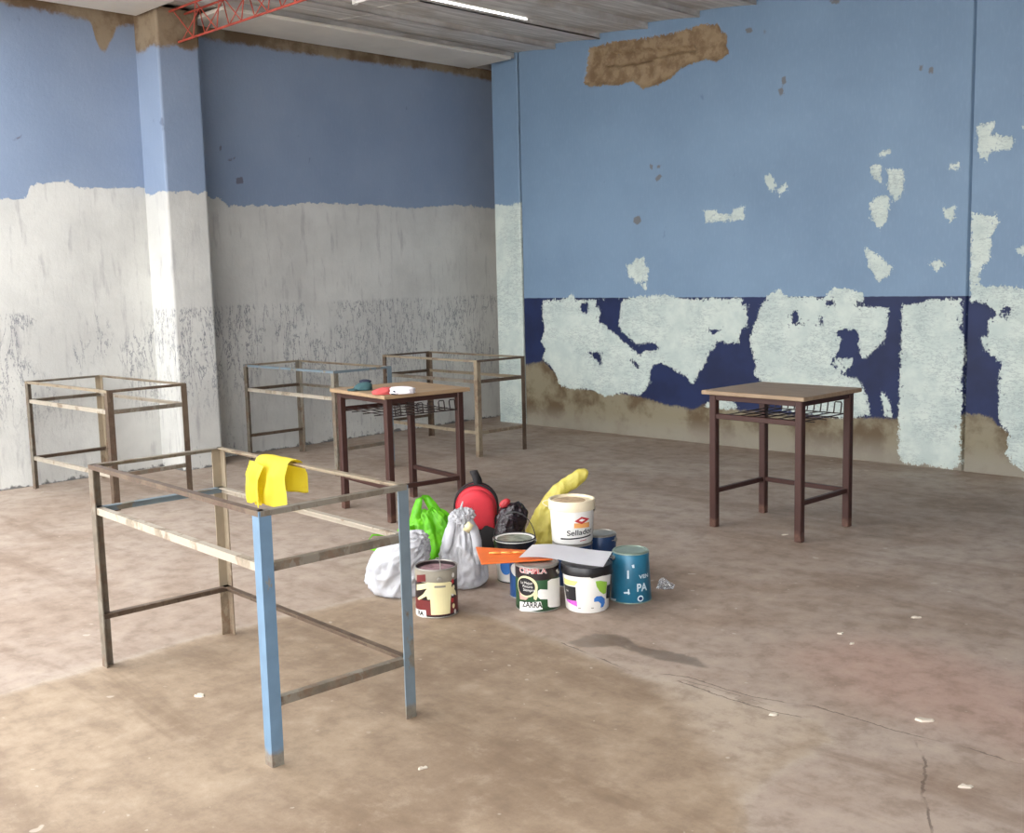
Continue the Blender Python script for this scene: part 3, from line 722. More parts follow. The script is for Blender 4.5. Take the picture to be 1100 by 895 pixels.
class Can:
    """a round container; radius(z) linear; decals wrap on its skin"""
    def __init__(s, name, label, cat, c, r0, r1, h, z0=0.0, group=None):
        s.c = c; s.r0 = r0; s.r1 = r1; s.h = h; s.z0 = z0
        s.root = empty(name, (c[0], c[1], z0)); tag(s.root, label, cat, group)
        s.face = atan2(CAM_O[1] - c[1], CAM_O[0] - c[0])
    def r(s, z): return s.r0 + (s.r1 - s.r0) * min(max(z / s.h, 0), 1)
    def ring(s, name, za, zb, mat, off=0.0008):
        return obj(name, lathe([(s.r(za), za), (s.r(za) + off, za + .0005), (s.r(zb) + off, zb - .0005), (s.r(zb), zb)], 48, cap0=False, cap1=False), mat, s.root, True, 50)
    def loc(s, px):
        a, z = hit_can(px, s.c, (s.r0 + s.r1) / 2); return a, z - s.z0
    def place(s, bm, off):
        """bm verts hold (angle, z, layer) -> skin"""
        for v in bm.verts:
            a, z = v.co.x, v.co.y; R = s.r(z) + off
            v.co = Vector((R * cos(a), R * sin(a), z))
    def shape(s, name, pts, mat, off=0.0012, px=True, parent=None):
        P = [s.loc(p) for p in pts] if px else pts
        bm = bmesh.new(); bm.faces.new([bm.verts.new((a, z, 0)) for a, z in P])
        lo = min(p[0] for p in P); hi = max(p[0] for p in P); n_ = max(2, int((hi - lo) / 0.12))
        for k in range(1, n_):
            bmesh.ops.bisect_plane(bm, geom=bm.verts[:] + bm.edges[:] + bm.faces[:], plane_co=(lo + (hi - lo) * k / n_, 0, 0), plane_no=(1, 0, 0))
        bmesh.ops.triangulate(bm, faces=bm.faces[:])
        s.place(bm, off)
        return obj(name, bm, mat, parent or s.root)
    def disc(s, name, a, z, ra, rz, mat, off=0.0012):
        n_ = 28; return s.shape(name, [(a + ra / s.r(z) * cos(2 * pi * k / n_), z + rz * sin(2 * pi * k / n_)) for k in range(n_)], mat, off, False)
    def text(s, body, a, z, size, mat, off=0.0016, width=None, bold=0.0, slope=0.0):
        cu = bpy.data.curves.new('t', 'FONT'); cu.body = body; cu.size = size; cu.align_x = 'CENTER'; cu.align_y = 'CENTER'; cu.offset = bold
        to = bpy.data.objects.new('t', cu); COL.objects.link(to)
        dg = bpy.context.evaluated_depsgraph_get(); me_ = bpy.data.meshes.new_from_object(to.evaluated_get(dg))
        bpy.data.objects.remove(to)
        bm = bmesh.new(); bm.from_mesh(me_); bpy.data.meshes.remove(me_)
        xs = [v.co.x for v in bm.verts]; w = max(xs) - min(xs); k = (width / w) if width else 1.0
        mid = (max(xs) + min(xs)) / 2
        for v in bm.verts:
            dx = (v.co.x - mid) * k
            v.co = Vector((a + dx / s.r(z), z + v.co.y + slope * dx, 0))
        s.place(bm, off)
        return obj('lettering', bm, mat, s.root)

def tin_body(can, mat, rim=M_TIN, inner=None, fill=None, lid=False):
    r0, r1, h = can.r0, can.r1, can.h
    if lid:
        prof = [(0.0005, 0), (r0 - .003, 0), (r0, .004), (r1, h - .004), (r1 - .002, h - .001)]
        obj('body', lathe(prof, 48, cap0=True, cap1=True), mat, can.root, True, 45)
        obj('lid', lathe([(r1 - .004, h - .001), (r1 - .002, h + .003), (r1 - .008, h + .004), (r1 - .012, h), (r1 - .018, h + .001), (.001, h + .001)], 48), rim, can.root, True, 45)
    else:
        prof = [(0.0005, 0), (r0 - .003, 0), (r0, .004), (r1, h - .003), (r1 - .003, h - .003), (r0 - .003, fill or .01), (.0005, fill or .01)]
        obj('body', lathe(prof, 48), mat, can.root, True, 45)
        obj('paint', lathe([(r1 - .004, (fill or .01) + .001), (.0005, (fill or .01) + .002)], 40, cap0=False), inner or M_GREYWET, can.root, True, 45)
    n_ = 48
    bm = bmesh.new(); tube(bm, [((r1 - .001) * cos(2 * pi * k / n_), (r1 - .001) * sin(2 * pi * k / n_), h - .003) for k in range(n_)], .0035, 8, True)
    obj('rim', bm, rim, can.root, True)
    bm = bmesh.new(); tube(bm, [((r0 - .001) * cos(2 * pi * k / n_), (r0 - .001) * sin(2 * pi * k / n_), .003) for k in range(n_)], .003, 8, True)
    obj('bottom_rim', bm, rim, can.root, True)
def bail(can, a0, z, lean, drop, grip=False, ear=True, mat=None, r=0.0022):
    """wire handle hinged at angle a0 and a0+pi, arching with apex offset 'lean' (vector) and height 'drop' above z"""
    R = can.r(z) + .004; pts = []
    A = Vector((R * cos(a0), R * sin(a0), z)); B = Vector((-R * cos(a0), -R * sin(a0), z)); C_ = (A + B) / 2 + Vector((lean[0], lean[1], drop))
    for k in range(25):
        t = pi * k / 24; pts.append((A + B) / 2 + (A - B) / 2 * cos(t) + (C_ - (A + B) / 2) * sin(t))
    bm = bmesh.new(); tube(bm, pts, r, 8); hd = obj('wire_handle', bm, mat or M_TIN, can.root, True, 60)
    if grip:
        bm = bmesh.new(); tube(bm, pts[9:16], r * 2.6, 8); obj('grip', bm, M_BLACKPL, hd, True, 60)
    if ear:
        for P in (A, B):
            n_ = Vector((P.x, P.y, 0)).normalized()
            bm = bmesh.new(); tube(bm, [P - n_ * .006, P + n_ * .003, P + n_ * .004], [.010, .010, .006], 12); obj('handle_ear', bm, M_TIN, can.root, True, 40)

# ---- maroon can with the pale T-shaped sample
c = base_center((470, 664.5), .088)
can = Can('paint_can', 'open maroon paint can with pale yellow T-shaped patch, in front of the white bags', 'paint can', c, .088, .088, .205, group='paint containers')
tin_body(can, M_DARK, inner=M_PINKPAINT, fill=.186)
Q = lambda pts: crop(430, 590, .095, pts)
can.ring('grey_band', .150, .199, M_GREYPAINT)
can.ring('label_band', .012, .075, M_MAROON)
can.shape('label_patch', Q([(190, 290), (285, 285), (290, 365), (190, 370)]), M_MAROON, .0014)
can.shape('pale_stripe', Q([(190, 400), (305, 380), (305, 445), (190, 465)]), M_CREAM, .0014)
sh = can.shape('pale_patch', Q([(305, 375), (560, 365), (580, 380), (575, 420), (620, 470), (628, 520), (575, 500), (565, 590), (560, 725), (350, 742), (340, 570), (310, 570), (300, 530), (215, 575), (200, 555), (260, 510), (300, 450)]), M_CREAM, .0020)
can.shape('dark_dash', Q([(385, 415), (510, 408), (510, 430), (385, 438)]), M_GREYPAINT, .0026)
can.shape('label_plate', Q([(170, 660), (290, 690), (300, 770), (180, 760)]), M_OFFW, .0016)
a_, z_ = can.loc(Q([(235, 722)])[0]); can.text('RA', a_, z_, .026, M_BLACKP, .0024, bold=.001)
# mottled wrap on the right side
for k in range(7):
    a1, z1 = can.loc(Q([(600, 290 + 70 * k)])[0]); can.disc('label_mark', a1 + random.uniform(-.1, .15), z1, .008, .010, [M_OFFW, M_REDP, M_CREAM][k % 3], .0013)
ea, ez = can.loc(Q([(440, 335)])[0])
bail(can, ea, .165, (-.02, .035), .055)

# ---- green can
c = base_center((578, 658.5), .092)
can = Can('paint_can', 'green paint can with black bubble label carrying the orange board', 'paint can', c, .092, .092, .192, group='paint containers')
tin_body(can, M_GREENL, lid=True)
can.ring('dark_band', .138, .188, M_DARK)
can.ring('bottom_band', .006, .018, plain('dark_green_print', (34, 66, 42), .4))
Q = lambda pts: crop(540, 590, .0838, pts)
a1, z1 = can.loc(Q([(378, 287)])[0])
can.text('CEMBLA', a1, z1, .030, M_OFFW, .0014, width=.124, bold=.0016)
can.text('CEMBLA', a1, z1, .030, M_REDP, .0020, width=.120)
a1, z1 = can.loc(Q([(300, 480)])[0])
can.disc('bubble_edge', a1, z1, .051, .046, M_CREAM, .0012)
can.disc('bubble', a1 - .03, z1 - .001, .043, .038, M_BLACKP, .0018)
for i_, (w_, dy) in enumerate((('La Mejor', .016), ('Pintura', .001), ('Siempre', -.014))):
    can.text(w_, a1 + .02 + .06 * i_, z1 + dy, .016, M_OFFW, .0024)
can.shape('bubble_tail', Q([(395, 560), (440, 520), (450, 600), (430, 655), (400, 640)]), M_CREAM, .0016)
can.shape('pink_mark', Q([(215, 520), (250, 590), (330, 625), (300, 650), (225, 640)]), plain('pink_print', (206, 160, 150), .5), .0016)
can.shape('label_plate', Q([(225, 668), (488, 668), (512, 768), (480, 775), (225, 795)]), M_OFFW, .0020)
a1, z1 = can.loc(Q([(372, 718)])[0]); can.text('ZARRA', a1, z1, .034, M_BLACKP, .0026, width=.088, bold=.0008)
can.shape('white_patch', Q([(450, 535), (480, 512), (572, 518), (572, 410), (620, 380), (735, 352), (744, 560), (735, 720), (600, 745), (577, 730), (572, 640), (480, 640), (450, 610)]), M_OFFW, .0028)
bail(can, can.loc(Q([(695, 235)])[0])[0], .165, (.03, .01), -.02)
GREEN_C = c

# ---- white bucket with coloured label and black lid
c = base_center((631, 659.5), .090)
can = Can('paint_bucket', 'white plastic bucket with colourful label and black lid, under the paper', 'bucket', c, .090, .104, .192, group='paint containers')
obj('body', lathe([(.001, 0), (.084, 0), (.090, .006), (.1035, .185), (.100, .186), (.001, .186)], 56), M_PLASTICW, can.root, True, 45)
obj('lid', lathe([(.104, .160), (.108, .160), (.109, .192), (.106, .197), (.098, .197), (.096, .192), (.001, .192)], 56, cap0=False), M_BLACKPL, can.root, True, 45)
Q = lambda pts: crop(595, 580, .1045, pts)
can.shape('yellow_splash', Q([(112, 385), (250, 425), (235, 450), (215, 472), (118, 450)]), M_YELP)
can.shape('black_block', Q([(108, 448), (225, 485), (228, 630), (125, 605)]), M_BLACKP)
a1, z1 = can.loc(Q([(140, 522)])[0]); can.text('TM', a1, z1, .011, M_OFFW, .0022)
can.shape('magenta_block', Q([(125, 606), (232, 632), (236, 690), (130, 628)]), M_MAG)
can.shape('green_drop', Q([(425, 425), (470, 418), (540, 430), (535, 545), (510, 560), (470, 530), (438, 480)]), M_LIME2)
can.shape('black_block', Q([(540, 470), (595, 440), (590, 585), (540, 605)]), M_BLACKP, .0018)
can.shape('blue_drop', Q([(415, 605), (440, 582), (490, 578), (525, 605), (530, 650), (515, 690), (488, 700), (490, 660), (460, 635), (415, 640)]), M_BLUP)
for q_ in ((260, 706), (400, 706)): 
    a1, z1 = can.loc(Q([q_])[0]); can.shape('small_print', [(a1 - .06, z1 - .002), (a1 + .06, z1 - .002), (a1 + .06, z1 + .002), (a1 - .06, z1 + .002)], M_GREYPAINT, .0012, False)
# black flap of plastic hanging over the right of the lid
can.shape('lid_flap', Q([(365, 345), (600, 290), (600, 330), (560, 345), (470, 365), (385, 388), (368, 380)]), M_BLACKPL, .0090)
BUCKET_C = c

# ---- teal tin, upside down (wider at the bottom)
c = base_center((678, 649.5), .088)
can = Can('paint_can', 'teal tapered paint can with white lettering at the right end of the pile', 'paint can', c, .088, .077, .215, group='paint containers')
tin_body(can, M_TEAL, lid=True, rim=plain('teal_rim', (140, 156, 144), .35, .4))
Q = lambda pts: crop(595, 580, .1045, pts)
a1, z1 = can.loc(Q([(925, 375)])[0]); can.text('VEN', a1, z1, .022, M_TEXT2, .0016, width=.052, bold=.0006)
a1, z1 = can.loc(Q([(905, 490)])[0]); can.text('PA', a1, z1, .046, M_TEXT2, .0016, width=.050, bold=.0012)
a1, z1 = can.loc(Q([(885, 600)])[0]); can.disc('badge', a1, z1, .014, .013, M_TEXT2); can.disc('badge_core', a1, z1, .009, .008, M_NAVYT, .0018)
for pts in ([(752, 315), (770, 315), (772, 400), (754, 400)], [(800, 262), (825, 255), (830, 290), (808, 290)], [(720, 535), (775, 530), (785, 552), (725, 550)], [(762, 505), (775, 505), (776, 560), (764, 560)], [(600, 595), (650, 605), (648, 625), (600, 618)]):
    can.shape('paint_drip', Q(pts), M_TEXT2, .0014)
bail(can, can.face + 2.0, .190, (-.075, -.02), -.005, ear=True)
TEAL_C = c

# ---- navy can under the sealer bucket, with a second one behind it
c = tuple(np.array(floor_at((615, 586), .195)) + view_dir(4.6, -3.8) * .085)
SELL_C = c
can = Can('paint_can', 'navy blue paint can carrying the white sealer bucket', 'paint can', c, .090, .090, .192, group='paint containers')
tin_body(can, M_NAVYT, lid=True)
c2 = tuple(np.array(floor_at((645, 574), .19)) + np.array([-.02, .02]))
can = Can('paint_can', 'navy blue paint can half hidden behind the sealer bucket', 'paint can', c2, .075, .075, .19, group='paint containers')
tin_body(can, M_NAVYT, lid=True)
bail(can, can.face + 1.2, .165, (.03, -.03), .0)

# ---- sealer bucket on top
can = Can('paint_bucket', 'white sealer bucket with red diamond logo standing on top of the pile', 'bucket', SELL_C, .092, .101, .195, z0=.1975, group='paint containers')
obj('body', lathe([(.001, 0), (.086, 0), (.092, .006), (.0995, .165), (.097, .165), (.095, .160), (.001, .160)], 56), M_PLASTICW, can.root, True, 45)
obj('lid', lathe([(.100, .150), (.106, .151), (.107, .190), (.104, .195), (.097, .195), (.095, .185), (.001, .184)], 56, cap0=False), M_LIDC, can.root, True, 45)
obj('lid_dirt', lathe([(.001, .1852), (.055, .1852), (.075, .1848)], 40, c=(-.012, -.006), cap0=False, cap1=False), plain('lid_grime', (176, 152, 122), .7, var=.3, scale=30), can.root)
Q = lambda pts: crop(570, 505, .1062, pts)
can.shape('orange_square', Q([(440, 540), (590, 525), (592, 575), (440, 590)]), M_ORANGEP, .0012)
can.shape('red_diamond', Q([(442, 520), (512, 472), (590, 490), (515, 548)]), M_REDP, .0018)
can.shape('diamond_core', Q([(485, 512), (515, 492), (548, 502), (516, 522)]), M_OFFW, .0024)
a1, z1 = can.loc(Q([(512, 632)])[0]); can.text('Sellador', a1, z1, .034, M_BLACKP, .0018, width=.128, bold=.0003, slope=.05)
a1, z1 = can.loc(Q([(480, 695)])[0])
can.shape('underline', [(a1 - .85, z1 - .006), (a1 - .35, z1 - .004), (a1 + .3, z1), (a1 + .78, z1 + .004), (a1 + .78, z1 + .010), (a1 + .3, z1 + .006), (a1 - .35, z1 + .002), (a1 - .85, z1 + .001)], M_BLACKP, .0014, False)
can.shape('small_print', [(a1 + .1, z1 - .014), (a1 + .45, z1 - .011), (a1 + .45, z1 - .008), (a1 + .1, z1 - .011)], M_REDP, .0014, False)
bail(can, can.face - 1.75, .15, (-.07, -.05), .035, mat=M_LIDC, r=.002)

# ---- bucket with the bail handle behind the orange board
c = base_center((554, 627), .080)
can = Can('paint_bucket', 'open bucket of grey paint with a wire handle behind the orange board', 'bucket', c, .082, .096, .200, group='paint containers')
tin_body(can, M_PLASTICW, rim=M_BLACKPL, inner=M_GREYWET, fill=.192)
can.ring('dark_band', .130, .190, M_BLACKPL, .002)
can.disc('blue_label', can.face - .55, .075, .03, .035, M_BLUP); can.disc('blue_label', can.face + .3, .08, .03, .035, M_BLUP)
bail(can, can.face + 1.35, .185, (-.02, .02), .125, grip=True, r=.002, mat=M_BLACKPL)
GREY_C = c
# ---- blue can behind the green one
RIGHT2 = CAM_R[:2] / np.linalg.norm(CAM_R[:2]); AWAY2 = np.array([-RIGHT2[1], RIGHT2[0]])
c = tuple(np.array(GREEN_C) + RIGHT2 * -.050 + AWAY2 * .168)
can = Can('paint_can', 'blue paint can tucked behind the green can, under the orange board', 'paint can', c, .068, .068, .185, group='paint containers')
tin_body(can, M_BLUET, lid=True)
can.disc('white_label', can.face - .1, .13, .07, .035, M_OFFW)

# ================================================================== BOARD, PAPER
def plate_from(pts, z0, z1, name, mat, parent=None, b=0.0):
    bm = bmesh.new()
    lo = [bm.verts.new((x, y, z0)) for x, y in pts]; hi = [bm.verts.new((x, y, z1)) for x, y in pts]
    bm.faces.new(lo[::-1]); bm.faces.new(hi); n_ = len(pts)
    for i in range(n_): bm.faces.new((lo[i], lo[(i + 1) % n_], hi[(i + 1) % n_], hi[i]))
    if b: bevel(bm, b)
    return obj(name, bm, mat, parent)
ZB = .198
bp = [floor_at(p, ZB) for p in ((517, 607), (594, 602), (586, 594), (511, 589))]
bo = empty('orange_board', (0, 0, 0)); tag(bo, 'flat orange plastic board lying across the paint cans', 'board')
plate_from(bp, ZB, ZB + .007, 'board_sheet', plain('orange_plastic', (226, 110, 46), .45, var=.06), bo, .002)
mid = np.array(floor_at((546, 597), ZB))
for k in range(4):
    bm = bmesh.new(); p0 = Vector((mid[0] - .06 + .035 * k, mid[1] - .055 + .035 * k, ZB + .012)); tube(bm, [p0, p0 + Vector((.02, .01, .003)), p0 + Vector((.035, .03, 0))], .005, 6)
    obj('orange_finger', bm, plain('pale_orange_plastic', (240, 168, 84), .5), bo, True)
# paper with a sagging curl
near = [floor_at(p, .220) for p in ((557, 599), (580, 600), (602, 601), (626, 605), (648, 610))]
far = [floor_at(p, .220) for p in ((572, 586), (594, 586), (616, 588), (638, 591), (658, 594))]
bm = bmesh.new(); rows = []
for j in range(9):
    t = j / 8; row = []
    for i in range(17):
        s = i / 16 * 4; k = min(int(s), 3); u = s - k
        a = np.array(near[k]) * (1 - u) + np.array(near[k + 1]) * u; b = np.array(far[k]) * (1 - u) + np.array(far[k + 1]) * u
        p = a * (1 - t) + b * t
        z = .2195 + .006 * sin(i / 16 * pi * 2.2) * (1 - t * .5) + .004 * t
        row.append(bm.verts.new((p[0], p[1], max(z, .2135))))
    rows.append(row)
for j in range(8):
    for i in range(16): bm.faces.new((rows[j][i], rows[j][i + 1], rows[j + 1][i + 1], rows[j + 1][i]))
bmesh.ops.solidify(bm, geom=bm.faces[:], thickness=.0012)
tag(obj('paper_sheet', bm, plain('white_paper', (240, 240, 244), .7, var=.02), smooth=True), 'curled white paper sheet lying on the cans and black lid', 'paper')

# ================================================================== BAGS
def plastic(name, rgb, dark, trans=0.25, rough=.35):
    n = NT(name)
    w = n.noise(13, 5, .6, dist=1.2)
    n.bump(n.math('ADD', w, n.math('MULTIPLY', n.noise(45, 3, .6, dist=.8), .35)), .55, .014)
    m = n.out(n.mix(n.step(w, .35, .65), srgb(*rgb), srgb(*dark)), rough)
    tr_ = n.t.nodes.new('ShaderNodeBsdfTranslucent'); tr_.inputs[0].default_value = srgb(*rgb)
    mx = n.t.nodes.new('ShaderNodeMixShader'); mx.inputs[0].default_value = trans
    n.t.links.new(n.b.outputs[0], mx.inputs[1]); n.t.links.new(tr_.outputs[0], mx.inputs[2])
    n.t.links.new(mx.outputs[0], n.t.nodes['Material Output'].inputs[0])
    return m
def loft(rings, seg=56, folds=0.06, freq=3.0, seed=0.0, sub=4, crease=0.0, zmin=0.0):
    """rings: (x, y, z, rx, ry, rot, tilt vec) centre + ellipse; catmull between them; noise folds across the skin"""
    R = [np.array(r[:6], float) for r in rings]; P = []
    for i in range(len(R) - 1):
        p0, p1, p2, p3 = R[max(i - 1, 0)], R[i], R[i + 1], R[min(i + 2, len(R) - 1)]
        for k in range(sub):
            t = k / sub
            P.append(.5 * ((2 * p1) + (-p0 + p2) * t + (2 * p0 - 5 * p1 + 4 * p2 - p3) * t * t + (-p0 + 3 * p1 - 3 * p2 + p3) * t ** 3))
    P.append(R[-1])
    bm = bmesh.new(); rg = []
    for i, p in enumerate(P):
        row = []
        for k in range(seg):
            a = 2 * pi * k / seg
            q = Vector((cos(a) * freq, sin(a) * freq, i / sub * .8 + seed * 7.3))
            f = 1 + folds * noise.noise(q) * 1.6 + folds * .6 * noise.noise(q * 2.7 + Vector((3, 1, seed)))
            f -= crease * abs(noise.noise(Vector((cos(a) * freq * 1.8, sin(a) * freq * 1.8, seed + i / sub * .25))))
            x = max(p[3], .001) * cos(a) * f; y = max(p[4], .001) * sin(a) * f
            c_, s_ = cos(p[5]), sin(p[5])
            row.append(bm.verts.new((p[0] + c_ * x - s_ * y, p[1] + s_ * x + c_ * y, max(p[2], zmin))))
        rg.append(row)
    for A, B in zip(rg[:-1], rg[1:]):
        for k in range(seg): bm.faces.new((A[k], A[(k + 1) % seg], B[(k + 1) % seg], B[k]))
    bm.faces.new(rg[0][::-1]); bm.faces.new(rg[-1])
    return bm
def ribbon(pts, w, t=.004, up=(0, 0, 1)):
    """flat strap swept along pts"""
    bm = bmesh.new(); pts = [Vector(p) for p in pts]; rings = []
    for i, p in enumerate(pts):
        d = (pts[min(i + 1, len(pts) - 1)] - pts[max(i - 1, 0)]).normalized()
        s = Vector(up); s = (s - d * s.dot(d)).normalized(); u = d.cross(s)
        ww = w[i] if isinstance(w, (list, tuple)) else w
        rings.append([bm.verts.new(p + s * a * ww / 2 + u * b * t / 2) for a, b in ((-1, -1), (1, -1), (1, 1), (-1, 1))])
    for A, B in zip(rings[:-1], rings[1:]):
        for k in range(4): bm.faces.new((A[k], A[(k + 1) % 4], B[(k + 1) % 4], B[k]))
    bm.faces.new(rings[0][::-1]); bm.faces.new(rings[-1])
    return bm
RIGHT = Vector((CAM_R[0], CAM_R[1], 0)).normalized(); AWAY = Vector((-RIGHT.y, RIGHT.x, 0))
def pos(px, z=0.0, back=0.0):
    x, y = floor_at(px, z); return Vector((x, y, 0)) + AWAY * back
RROT = atan2(RIGHT.y, RIGHT.x)
M_WBAG = plastic('white_plastic_bag', (214, 214, 217), (198, 199, 204), .25)
M_GBAG = plastic('lime_green_plastic_bag', (128, 218, 40), (104, 198, 28), .35)
M_YBAG = plastic('yellow_plastic_bag', (232, 220, 112), (216, 202, 96), .3)
M_BBAG = plastic('black_plastic_bag', (44, 30, 36), (26, 20, 24), .02, .25)

def bagroot(name, label, p):
    r = empty(name, (p.x, p.y, 0), RROT); tag(r, label, 'bag', 'bags in the pile'); return r
# local frame of a bag: x to the right in the picture, y away from the camera
def crumple(bm, amp=.012, scale=11.0, stretch=(1, 1, .45), seed=0.0, pull=None):
    """sharp plastic folds: ridged noise pushed along the skin normals; 'pull' gathers the folds towards a point"""
    bm.normal_update()
    for v in bm.verts:
        p = v.co
        if pull is not None:
            d = p - Vector(pull); r_ = d.length + 1e-4
            q = Vector((d.x / r_ * 1.1, d.y / r_ * 1.1, d.z / r_ * 1.1)) * scale * .5 + Vector((seed, r_ * 3, 0))
        else:
            q = Vector((p.x * stretch[0], p.y * stretch[1], p.z * stretch[2])) * scale + Vector((seed, seed * .7, 0))
        f = (1 - 2.6 * abs(noise.noise(q))) * amp + (1 - 2.6 * abs(noise.noise(q * 2.3 + Vector((5, 2, seed))))) * amp * .5
        k = min(1.0, max(p.z, 0) / .03)
        v.co = p + v.normal * f * k
        v.co.z = max(v.co.z, 0.0006)
    return bm
# white bag lying at the left
p = pos((429, 641), 0, .05)
rt = bagroot('plastic_bag', 'bulging white plastic bag slumped left of the maroon can', p)
obj('bag_body', crumple(loft([(.03, .02, .001, .07, .06, 0), (.01, .02, .003, .125, .10, 0), (-.012, .03, .05, .135, .115, 0), (-.005, .03, .12, .130, .11, 0), (.015, .03, .185, .108, .095, 0), (.04, .03, .232, .08, .072, 0), (.065, .03, .257, .042, .042, 0), (.075, .03, .265, .012, .012, 0)], seg=110, sub=9, folds=.05, freq=1.2, seed=1), .014, 9, seed=3.1, pull=(.16, -.02, .26)), M_WBAG, rt, True)
# upright tied white bag
p = pos((495, 633), 0, .07)
rt = bagroot('plastic_bag', 'upright white plastic bag tied at the top, beside the orange board', p)
obj('bag_body', crumple(loft([(.01, .0, .001, .05, .05, 0), (.01, .0, .003, .085, .08, 0), (.014, 0, .05, .100, .092, 0), (.01, 0, .12, .096, .088, 0), (0.0, 0, .19, .080, .075, 0), (.0, 0, .25, .056, .05, 0), (.002, 0, .29, .040, .036, 0), (.012, 0, .318, .047, .034, 0), (.02, 0, .338, .034, .02, 0), (.022, 0, .346, .004, .004, 0)], seg=110, sub=9, folds=.05, freq=1.4, seed=2.4), .013, 9, seed=7.7, pull=(.0, 0, .34)), M_WBAG, rt, True)
bm = ribbon([(.045, -.03, .31), (.066, -.045, .27), (.078, -.065, .22), (.083, -.085, .17), (.085, -.100, .12)], [.03, .042, .045, .04, .02], .005, (1, .5, .1)); obj('handle', bm, M_WBAG, rt, True)
bm = ribbon([(-.02, -.03, .315), (-.042, -.055, .27), (-.055, -.075, .22), (-.062, -.09, .17)], [.022, .045, .05, .02], .005, (1, -.3, .1)); obj('handle', bm, M_WBAG, rt, True)
bm = ribbon([(.008, -.01, .335), (.010, -.01, .365), (.018, -.01, .39)], [.014, .010, .006], .005, (1, 0, 0)); obj('tie_end', bm, M_WBAG, rt, True)
bm = ribbon([(.030, -.055, .262), (.042, -.06, .283), (.055, -.055, .298)], [.030, .034, .030], .005, (1, 0, -.4)); obj('paper_tag', bm, M_CREAM, rt, True)
# lime green bag behind
p = pos((448, 608), 0, .11)
rt = bagroot('plastic_bag', 'lime green plastic bag standing behind the white bags', p)
obj('bag_body', crumple(loft([(-.01, 0, .001, .08, .06, 0), (-.01, 0, .003, .14, .09, 0), (-.01, 0, .05, .165, .10, 0), (.01, 0, .10, .155, .09, 0), (.04, 0, .15, .125, .06, 0), (.065, 0, .19, .10, .045, 0), (.075, 0, .22, .078, .028, 0), (.075, 0, .245, .05, .015, 0), (.07, 0, .255, .01, .004, 0)], seg=100, sub=8, folds=.06, freq=1.4, seed=5), .012, 9, seed=1.4, pull=(.02, 0, .34)), M_GBAG, rt, True)
bm = ribbon([(-.03, -.04, .12), (-.012, -.03, .19), (.0, -.02, .26), (.012, -.01, .305), (.028, -.005, .325), (.048, 0, .315), (.075, 0, .275), (.10, 0, .235), (.12, 0, .19)], [.07, .06, .045, .034, .03, .036, .05, .05, .03], .005, (1, 0, .4)); obj('handle', bm, M_GBAG, rt, True)
bm = ribbon([(-.13, -.06, .08), (-.20, -.09, .10), (-.235, -.10, .13), (-.215, -.09, .155), (-.16, -.05, .145), (-.10, -.02, .13)], [.02, .014, .010, .010, .014, .02], .004, (0, 1, .3)); obj('handle', bm, M_GBAG, rt, True)
bm = ribbon([(.0, -.07, .125), (-.07, -.085, .115), (-.14, -.09, .100), (-.225, -.09, .085)], [.14, .12, .08, .006], .006, (0, .25, 1)); obj('loose_edge', crumple(bm, .004, 14, seed=2), M_GBAG, rt, True)
# yellow bag behind the sealer bucket
p = pos((600, 592), 0, .14)
rt = bagroot('plastic_bag', 'yellow plastic bag twisted upward behind the sealer bucket', p)
obj('bag_body', crumple(loft([(-.04, 0, .001, .06, .06, 0), (-.04, 0, .003, .10, .09, 0), (-.04, 0, .05, .115, .10, 0), (-.045, 0, .11, .100, .085, 0), (-.04, 0, .17, .074, .065, 0), (-.025, 0, .225, .055, .045, 0), (.005, 0, .27, .050, .034, 0), (.05, 0, .31, .060, .026, 0), (.09, 0, .345, .054, .022, .0), (.118, 0, .375, .040, .016, 0), (.128, 0, .392, .016, .008, 0)], seg=100, sub=8, folds=.05, freq=1.4, seed=8), .008, 10, seed=5.5, pull=(-.06, 0, -.15)), M_YBAG, rt, True)
# black bag behind the grey bucket
p = pos((549, 600), 0, .06)
rt = bagroot('plastic_bag', 'crumpled black plastic bag between the red backpack and the grey bucket', p)
obj('bag_body', crumple(loft([(0, 0, .001, .04, .04, 0), (0, 0, .003, .064, .05, 0), (0, 0, .06, .068, .055, 0), (.0, 0, .13, .066, .052, 0), (.006, 0, .19, .068, .048, 0), (.012, 0, .235, .060, .04, 0), (.01, 0, .258, .036, .026, 0), (.005, 0, .268, .008, .008, 0)], seg=80, sub=7, folds=.08, freq=1.6, seed=11), .012, 13, seed=9), M_BBAG, rt, True)
obj('red_knot', loft([(-.030, -.01, .250, .016, .012, 0), (-.028, -.01, .262, .024, .016, 0), (-.02, -.01, .280, .024, .016, 0), (-.015, -.01, .290, .014, .010, 0), (-.014, -.01, .294, .004, .004, 0)], seg=20, folds=.1, seed=3), plastic('red_plastic', (196, 56, 62), (166, 40, 48), .1), rt, True)

